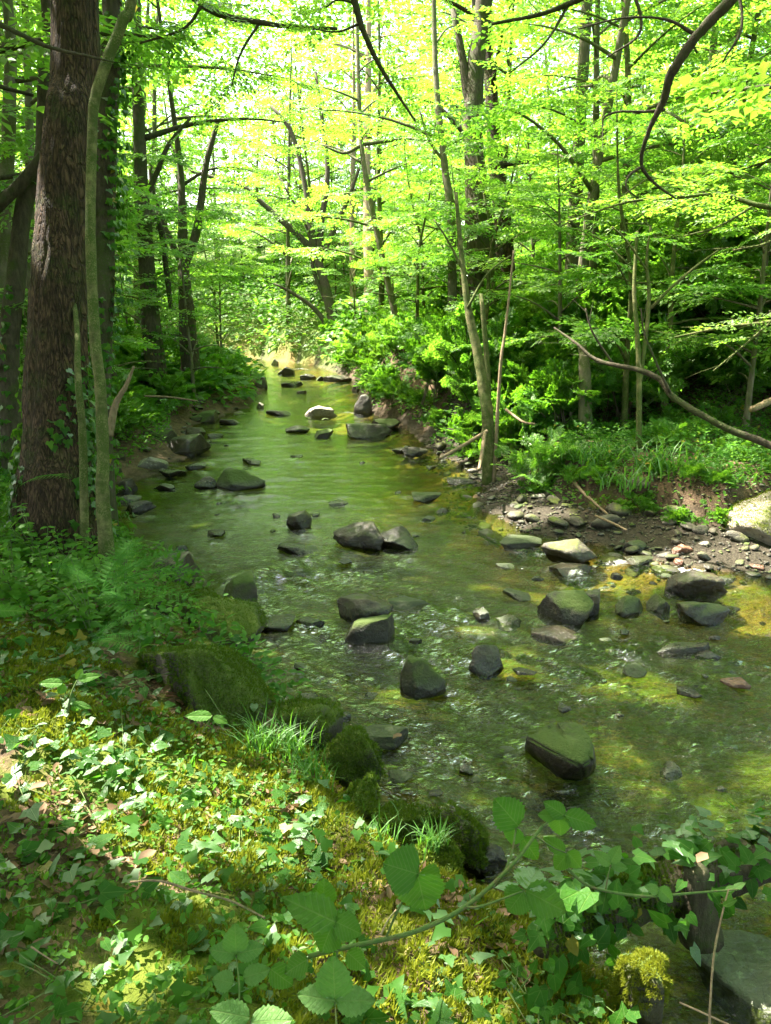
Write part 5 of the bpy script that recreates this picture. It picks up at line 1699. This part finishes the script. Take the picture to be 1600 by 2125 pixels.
for i, a_ in enumerate([
    ("broad ivy leaves at the left edge below the sun-bleached patch", 70, 1740, .62, 60, .42, .36, .075), ("ivy with leaves bleached white by the sun at the left", 170, 1570, .58, 34, .34, .16, .070),
    ("tall ivy patch right of the sun-bleached one", 320, 1560, .55, 50, .30, .26, .07), ("ivy growing round the sunlit yellow moss", 470, 1650, .50, 34, .34, .28, .06),
    ("bright ivy shoots at the bank edge below the grass tufts", 610, 1640, .40, 30, .18, .2, .062), ("two pale ivy leaves on the slope to the water", 655, 1760, .42, 8, .08, .1, .065),
    ("ivy under the bramble stem at the bottom", 1010, 2010, .62, 60, .30, .20, .055), ("ivy hanging toward the still pool", 1170, 1975, .55, 44, .24, .2, .055),
    ("ivy over the ground left of the fern", 110, 1300, .70, 60, .6, .5, .065), ("ivy before the fern", 270, 1340, .60, 60, .5, .4, .055), ("ivy trailing over the biggest mossy boulder", 260, 1460, .5, 40, .3, .3, .055),
    ("ivy mixed with litter at the left above the sun-bleached patch", 60, 1470, .66, 55, .45, .4, .06), ("ivy in the bottom left corner", 110, 2010, .68, 26, .35, .28, .055), ("ivy in moss at the bottom, left of the light bramble leaves", 320, 1990, .66, 18, .3, .25, .05),
    ("ivy leaves between the shaded bramble leaves", 600, 1900, .6, 24, .3, .2, .05), ("ivy in the lower middle under the big light bramble leaf", 850, 2080, .66, 50, .26, .16, .05)]):
    ivy_patch(*a_, 700 + i)
# ------------------------------------------------------------------ mossy log over the still pool, with ivy
P = np.array([PD(1120, 1955, 2.25), PD(1230, 1900, 2.45), PD(1340, 1855, 2.6), PD(1460, 1815, 2.7), PD(1600, 1775, 2.8), PD(1800, 1740, 2.95)])
base = P[0].copy()
log = empty("fallen_log", base, "dark mossy fallen log with ivy on it, reaching to the right edge", "log")
V, fs = tube(P - base, [.04, .06, .075, .085, .09, .09], 18, n=40, rough=.3, seed=9, lumps=3)
obj("trunk", mesh_np("trunk", V, fs, True), M['bark_dark'], log)
Q = np.array([PD(1452, 1950, 2.62), PD(1446, 1880, 2.6), PD(1448, 1830, 2.58), PD(1440, 1800, 2.56)])
V, fs = tube(Q - base, [.075, .06, .05, .03], 12, n=16, rough=.35, seed=19, lumps=3)
obj("branch_stub", mesh_np("branch_stub", V, fs, True), M['bark_dark'], log)
rng = np.random.default_rng(55)
X = catmull(P - base, 60)
n = 420
i = rng.integers(0, 60, n)
ang = rng.normal(0, .9, n)
rad = np.stack([np.zeros(n), -np.sin(ang), np.cos(ang)], 1)
p = X[i] + rad * (.075 + rng.uniform(0, .10, n))[:, None] + rng.normal(0, .035, (n, 3)) - np.array([0, 0, .12]) * (rng.random((n, 1)) < .3) * rng.random((n, 1))
nv = unit(rad + rng.normal(0, .3, (n, 3)) + [0, -.25, .3])
a = ortho(nv, unit(rng.normal(0, 1, (n, 3)) + [0, 0, -.6]))
leaf_parts(LS(p, a, nv, rng.uniform(.035, .075, n)), _ivym, M['ivy_big'], log, "ivy_leaf", 290, IVYT, "ivy")
m = 16000
i = rng.integers(0, 60, m)
ang = rng.normal(0, 1.0, m)
rad = np.stack([np.zeros(m), -np.sin(ang), np.cos(ang)], 1)
p = X[i] + rad * .075
a = unit(rad + rng.normal(0, .5, (m, 3)))
tag(obj("moss", leaves_mesh("moss", LS(p, a, ortho(a, unit(rng.normal(0, 1, (m, 3)))), rng.uniform(.01, .024, m)), SPIKE), M['moss_dark'], log), kind="stuff")

# ------------------------------------------------------------------ brambles and broad-leaved shoots in front
def leaflet_mesh(wr, seed, mat):
    nt, nw = 18, 4
    V = []
    for i in range(nt + 1):
        t = i / nt
        hw = wr * .5 * (math.sin(math.pi * min(1, t ** .72)) ** .75 if 0 < t < 1 else 0.0)
        hw *= 1 + (.10 if i % 2 else -.05)
        for j in range(-nw, nw + 1):
            u = j / nw
            z = .10 * abs(u) * wr - .14 * t * t + .03 * math.cos(2 * math.pi * (t * 6.5 - abs(u) * 1.6)) * abs(u) ** .5 - .05 * u * u * wr
            V.append([t + .03 * (1 - abs(u)) * (i == nt), u * hw, z])
    F = []
    k = 2 * nw + 1
    for i in range(nt):
        for j in range(2 * nw):
            a_ = i * k + j
            F.append([a_, a_ + 1, a_ + k + 1, a_ + k])
    me = mesh_np("leaflet", V, np.array(F), True)
    me.materials.append(M[mat])
    return me
LFM = {m_: {round(w_, 2): leaflet_mesh(w_, 1, m_) for w_ in np.arange(.4, 1.31, .1)} for m_ in ("bramble", "bramble_lit")}

def leaflet(parent, b, t, wpx, d, tipd=.0, face=.8, mat='bramble'):
    """leaflet from photo pixel b to t at axis depth d; the tip tipd metres farther; face: how much it faces the viewer"""
    p0, p1 = PD(*b, d), PD(*t, d + tipd)
    ax = p1 - p0
    l = float(np.linalg.norm(ax))
    wr = (wpx * d / FPX) / l
    wr = min(LFM[mat], key=lambda q: abs(q - wr))
    a = ax / l
    view = unit(EYE - p0)
    nv = ortho(a, unit(view * face + np.array([0, 0, 1.0]) * (1 - face) + np.array([-.1, 0, .1])))
    base = np.array(parent.location)
    o = obj("leaflet", LFM[mat][wr], None, parent)
    o.matrix_local = frame_matrix(p0 - base, a, nv, l)
    return o

def shoot(label, stems, leaves, name="bramble", mat='green_stem', cat="bramble", leafmat='bramble'):
    P0, _ = px_path(stems[0], 1.2)
    base = P0[0]
    root = empty(name, base, label, cat)
    for s_ in stems:
        P, r = px_path(s_, 1.2)
        V, fs = tube(P - base, r, 7, n=6 * len(P), rough=.05)
        obj("stem", mesh_np("stem", V, fs, True), M[mat], root)
    for l in leaves:
        leaflet(root, *l, mat=leafmat)
    return root

shoot("long arching bramble stem with three-part leaves in front of the stream",
      [[(640, 1985, 10, 1.25), (690, 1972, 10, 1.25), (770, 1955, 10, 1.26), (870, 1930, 10, 1.28), (970, 1878, 9, 1.3), (1060, 1798, 8, 1.33), (1125, 1715, 6, 1.36)], [(965, 1882, 6, 1.3), (1000, 1880, 5, 1.28), (1088, 1848, 4, 1.27)],
       [(1050, 1806, 6, 1.33), (1062, 1770, 5, 1.34), (1072, 1715, 4, 1.36)], [(1125, 1715, 5, 1.36), (1148, 1700, 4, 1.36), (1172, 1692, 3, 1.36)], [(1110, 1735, 4, 1.35), (1150, 1760, 3, 1.38), (1176, 1770, 3, 1.4)], [(800, 1948, 5, 1.27), (830, 1880, 5, 1.24), (868, 1815, 4, 1.22)]],
      [((1088, 1848), (1052, 1893), 66, 1.27), ((1088, 1846), (1118, 1796), 70, 1.27, .05), ((1090, 1848), (1180, 1893), 72, 1.27),
       ((1172, 1693), (1130, 1664), 34, 1.36), ((1160, 1692), (1164, 1736), 46, 1.36), ((1172, 1692), (1242, 1713), 46, 1.36), ((1150, 1694), (1117, 1690), 26, 1.36),
       ((1075, 1713), (1028, 1658), 74, 1.36), ((1070, 1716), (1062, 1754), 42, 1.36), ((1084, 1738), (1118, 1786), 42, 1.38),
       ((1172, 1768), (1130, 1738), 30, 1.4), ((1178, 1772), (1150, 1804), 38, 1.4), ((1177, 1768), (1208, 1802), 38, 1.4),
       ((868, 1814), (796, 1790), 96, 1.22), ((866, 1812), (884, 1893), 96, 1.22), ((868, 1814), (915, 1850), 70, 1.24), ((862, 1812), (812, 1850), 70, 1.25)])
shoot("thin bramble runner with small leaves lying across to the right, over the log",
      [[(1172, 1796, 6, 1.42), (1212, 1833, 6, 1.45), (1262, 1850, 6, 1.5), (1345, 1860, 6, 1.55), (1440, 1853, 5, 1.6), (1538, 1845, 3, 1.65)], [(1257, 1846, 4, 1.5), (1262, 1818, 3, 1.5), (1268, 1794, 3, 1.5)]],
      [((1268, 1790), (1286, 1755), 28, 1.5), ((1267, 1794), (1234, 1767), 26, 1.5), ((1268, 1796), (1304, 1801), 22, 1.5), ((1367, 1850), (1339, 1838), 20, 1.56), ((1366, 1843), (1399, 1873), 30, 1.56),
       ((1520, 1846), (1548, 1830), 12, 1.65), ((1505, 1848), (1530, 1838), 10, 1.65)], leafmat='bramble_lit')
shoot("group of shaded dark bramble leaves left of the long arching stem", [[(700, 1985, 6, 1.2), (697, 1950, 5, 1.2), (695, 1915, 4, 1.2)], [(680, 1905, 4, 1.22), (672, 1877, 3, 1.22)]],
      [((672, 1878), (672, 1824), 54, 1.24), ((698, 1914), (590, 1862), 66, 1.2), ((690, 1918), (664, 1980), 66, 1.2), ((695, 1912), (752, 1938), 54, 1.2), ((640, 1990), (588, 2020), 50, 1.22), ((560, 2010), (610, 2045), 48, 1.22), ((720, 1975), (760, 2010), 44, 1.22)])
shoot("light green three-part bramble leaf at the lower left", [[(488, 2160, 4, 1.1), (497, 2060, 4, 1.12), (490, 1982, 3, 1.15)]], [((490, 1978), (487, 1919), 54, 1.15), ((490, 1980), (433, 1969), 38, 1.15), ((491, 1980), (548, 1964), 44, 1.15), ((505, 2030), (560, 2010), 40, 1.15), ((485, 2040), (440, 2030), 40, 1.16)], leafmat='bramble_lit')
shoot("largest light green three-part bramble leaf at the bottom", [[(702, 2170, 4, 1.05), (698, 2120, 4, 1.06), (695, 2080, 3, 1.08)]], [((695, 2072), (690, 1987), 78, 1.08), ((695, 2078), (617, 2061), 58, 1.08), ((697, 2078), (780, 2074), 60, 1.08)], leafmat='bramble_lit')
shoot("sunlit bramble leaf pair cut by the bottom edge", [[(530, 2180, 4, 1.0), (524, 2140, 4, 1.0), (519, 2118, 3, 1.0)]], [((518, 2112), (433, 2093), 54, 1.0), ((520, 2122), (608, 2110), 64, 1.0, 0, .2)], leafmat='bramble_lit')
shoot("small plant with pale blunt leaves among ivy at the left", [[(140, 1480, 5, 2.7), (148, 1440, 4, 2.7), (160, 1412, 3, 2.7)]], [((160, 1410), (170, 1388), 18, 2.7), ((162, 1410), (208, 1400), 18, 2.7), ((130, 1418), (78, 1416), 18, 2.7), ((135, 1420), (120, 1440), 22, 2.7), ((150, 1460), (190, 1468), 18, 2.7), ((155, 1462), (160, 1476), 20, 2.7)], "small_plant", cat="plant")
shoot("single bright pointed leaf poking in at the left edge", [[(-60, 1290, 4, 2.2), (-30, 1275, 3, 2.2), (-12, 1268, 3, 2.2)]], [((-14, 1268), (54, 1266), 16, 2.2)], "leaf_shoot", cat="plant")
shoot("dry bramble cane standing at the lower right corner", [[(1472, 2170, 6, 1.35), (1474, 2080, 5, 1.38), (1482, 1980, 5, 1.42), (1498, 1900, 4, 1.46), (1512, 1845, 3, 1.5)]], [((1500, 1880), (1530, 1866), 9, 1.47)], "dry_cane", 'dead_wood', "stem")
shoot("pale dead stalk leaning across the bottom right corner", [[(1410, 2080, 4, 1.6), (1450, 2098, 4, 1.58), (1520, 2130, 4, 1.55)]], [], "dry_stalk", 'dead_wood', "stem")
shoot("thin pale shoot with two leaves rising from the ivy at left", [[(420, 1520, 4, 2.75), (432, 1500, 3, 2.75), (440, 1485, 3, 2.75)]], [((440, 1486), (382, 1484), 22, 2.75), ((442, 1488), (474, 1500), 18, 2.75)], "leaf_shoot", cat="plant")
for i, (px, py, d, lb) in enumerate([(60, 1020, 5.0, "nettle-like plant at the left edge before the trunks"), (150, 1060, 4.8, "nettle-like plant at the foot of the thick trunk"), (90, 1120, 4.5, "tall herb left of centre on the left bank, under the trunks"), (250, 1150, 4.5, "tall herb before the slim green trunk"), (30, 1200, 4.2, "tall herb low at the left edge"), (180, 1210, 4.1, "tall herb above the fern")]):
    r_ = np.random.default_rng(900 + i)
    base = PD(px, py, d)
    base[2] = ground_z(base[0], base[1])
    root = empty("herb", base, lb, "plant", "tall herbs of the left bank")
    Ls = []
    for k in range(5):
        top = np.array([r_.normal(0, .12), r_.normal(0, .10), r_.uniform(.3, .5)])
        V, fs = tube([[0, 0, 0], top * [.4, .4, .6], top], [.004, .003, .002], 5, n=8)
        obj("stem", mesh_np("stem", V, fs, True), M['green_stem'], root)
        for t in np.linspace(.3, 1, 6):
            for s2 in (0, 1):
                an = r_.uniform(0, 6.28) if s2 == 0 else an + math.pi
                a = unit(np.array([math.cos(an), math.sin(an), -.1]))
                nv = ortho(a, unit(np.array([r_.normal(0, .2), r_.normal(0, .2) - .2, 1])))
                Ls.append((top * [t, t, t], a, nv, .075 * (1.25 - .6 * t)))
    L = LS(*[np.array(q) for q in zip(*Ls)])
    leaf_parts(L, OV, M['herb'], root, "leaf", 60)

# twigs and dead branches
for lb, pts, d in [("dead stick with a fork lying from the leaning stem into the stream", [(1010, 895, 8, 9.6), (960, 925, 8, 9.2), (912, 952, 6, 8.9)], 9.2), ("short dead stick propped upright against the leaning stem", [(1006, 900, 8, 9.4), (1000, 940, 8, 8.9), (994, 975, 6, 8.5)], 9),
                   ("curved root trailing from the right bank onto the stones", [(1175, 960, 8, 8.9), (1195, 1005, 7, 8.4), (1230, 1040, 6, 8.0), (1262, 1068, 4, 7.7)], 8), ("second thin root lying on the gravel bar below the curved one", [(1235, 1070, 5, 7.5), (1270, 1085, 5, 7.3), (1300, 1100, 4, 7.1)], 7.3),
                   ("pale dead branch in the sunlit bush", [(1050, 850, 6, 9.3), (1085, 875, 5, 9.0), (1110, 880, 4, 8.9)], 9), ("pale stick lying left behind the slim trunk", [(300, 822, 4, 11), (350, 824, 4, 11), (410, 832, 3, 11)], 11),
                   ("dead stump-like branch standing right of the slim trunk", [(226, 905, 18, 6.6), (240, 840, 14, 6.6), (262, 800, 9, 6.6), (278, 760, 5, 6.6)], 6.6), ("brown twig lying across the moss at the lower left", [(270, 1830, 4, 2.05), (330, 1828, 5, 2.05), (400, 1848, 5, 2.03), (480, 1870, 5, 2.0), (550, 1905, 4, 1.95)], 2),
                   ("short dry twig in the moss at the bottom left", [(65, 1965, 4, 1.75), (95, 1985, 3, 1.72), (120, 2000, 3, 1.7)], 1.7), ("thin stick under the bramble at the bottom", [(790, 1940, 4, 1.9), (805, 1910, 4, 1.95), (822, 1888, 3, 2.0)], 1.9), ("fallen grey trunk piece at the right edge of the grassy bank", [(1560, 850, 14, 8.4), (1600, 832, 14, 8.6), (1680, 800, 13, 9)], 8.5)]:
    P, r = px_path(pts, d)
    V, fs = tube(P - P[0], r, 7, n=8 * len(P), rough=.2, seed=3)
    o = obj("fallen_stick", mesh_np("fallen_stick", V, fs, True), M['dead_wood'], None, P[0])
    tag(o, lb, "stick")
for lb, px, py, dz, col in [("yellow fallen leaf on the dark flat stone by the near bank", 815, 1533, .10, 1), ("orange leaf caught on the log", 1446, 1790, .52, 1), ("pale brown dead leaf on the near moss", 285, 1785, .6, 0), ("pale dead leaf on the biggest mossy boulder", 487, 1392, .35, 0), ("reddish dead leaf left of the sunlit moss", 60, 1640, .62, 0)]:
    q = PW(px, py, dz)
    L = LS(np.zeros((1, 3)), np.array([[.8, .6, 0]]), np.array([[0, 0, 1.0]]), np.array([.06]))
    me = leaves_mesh("fallen_leaf", L, CURL)
    me.materials.append(M['litter'])
    tag(obj("fallen_leaf", me, None, None, q), lb, "leaf")
finish_crowns()
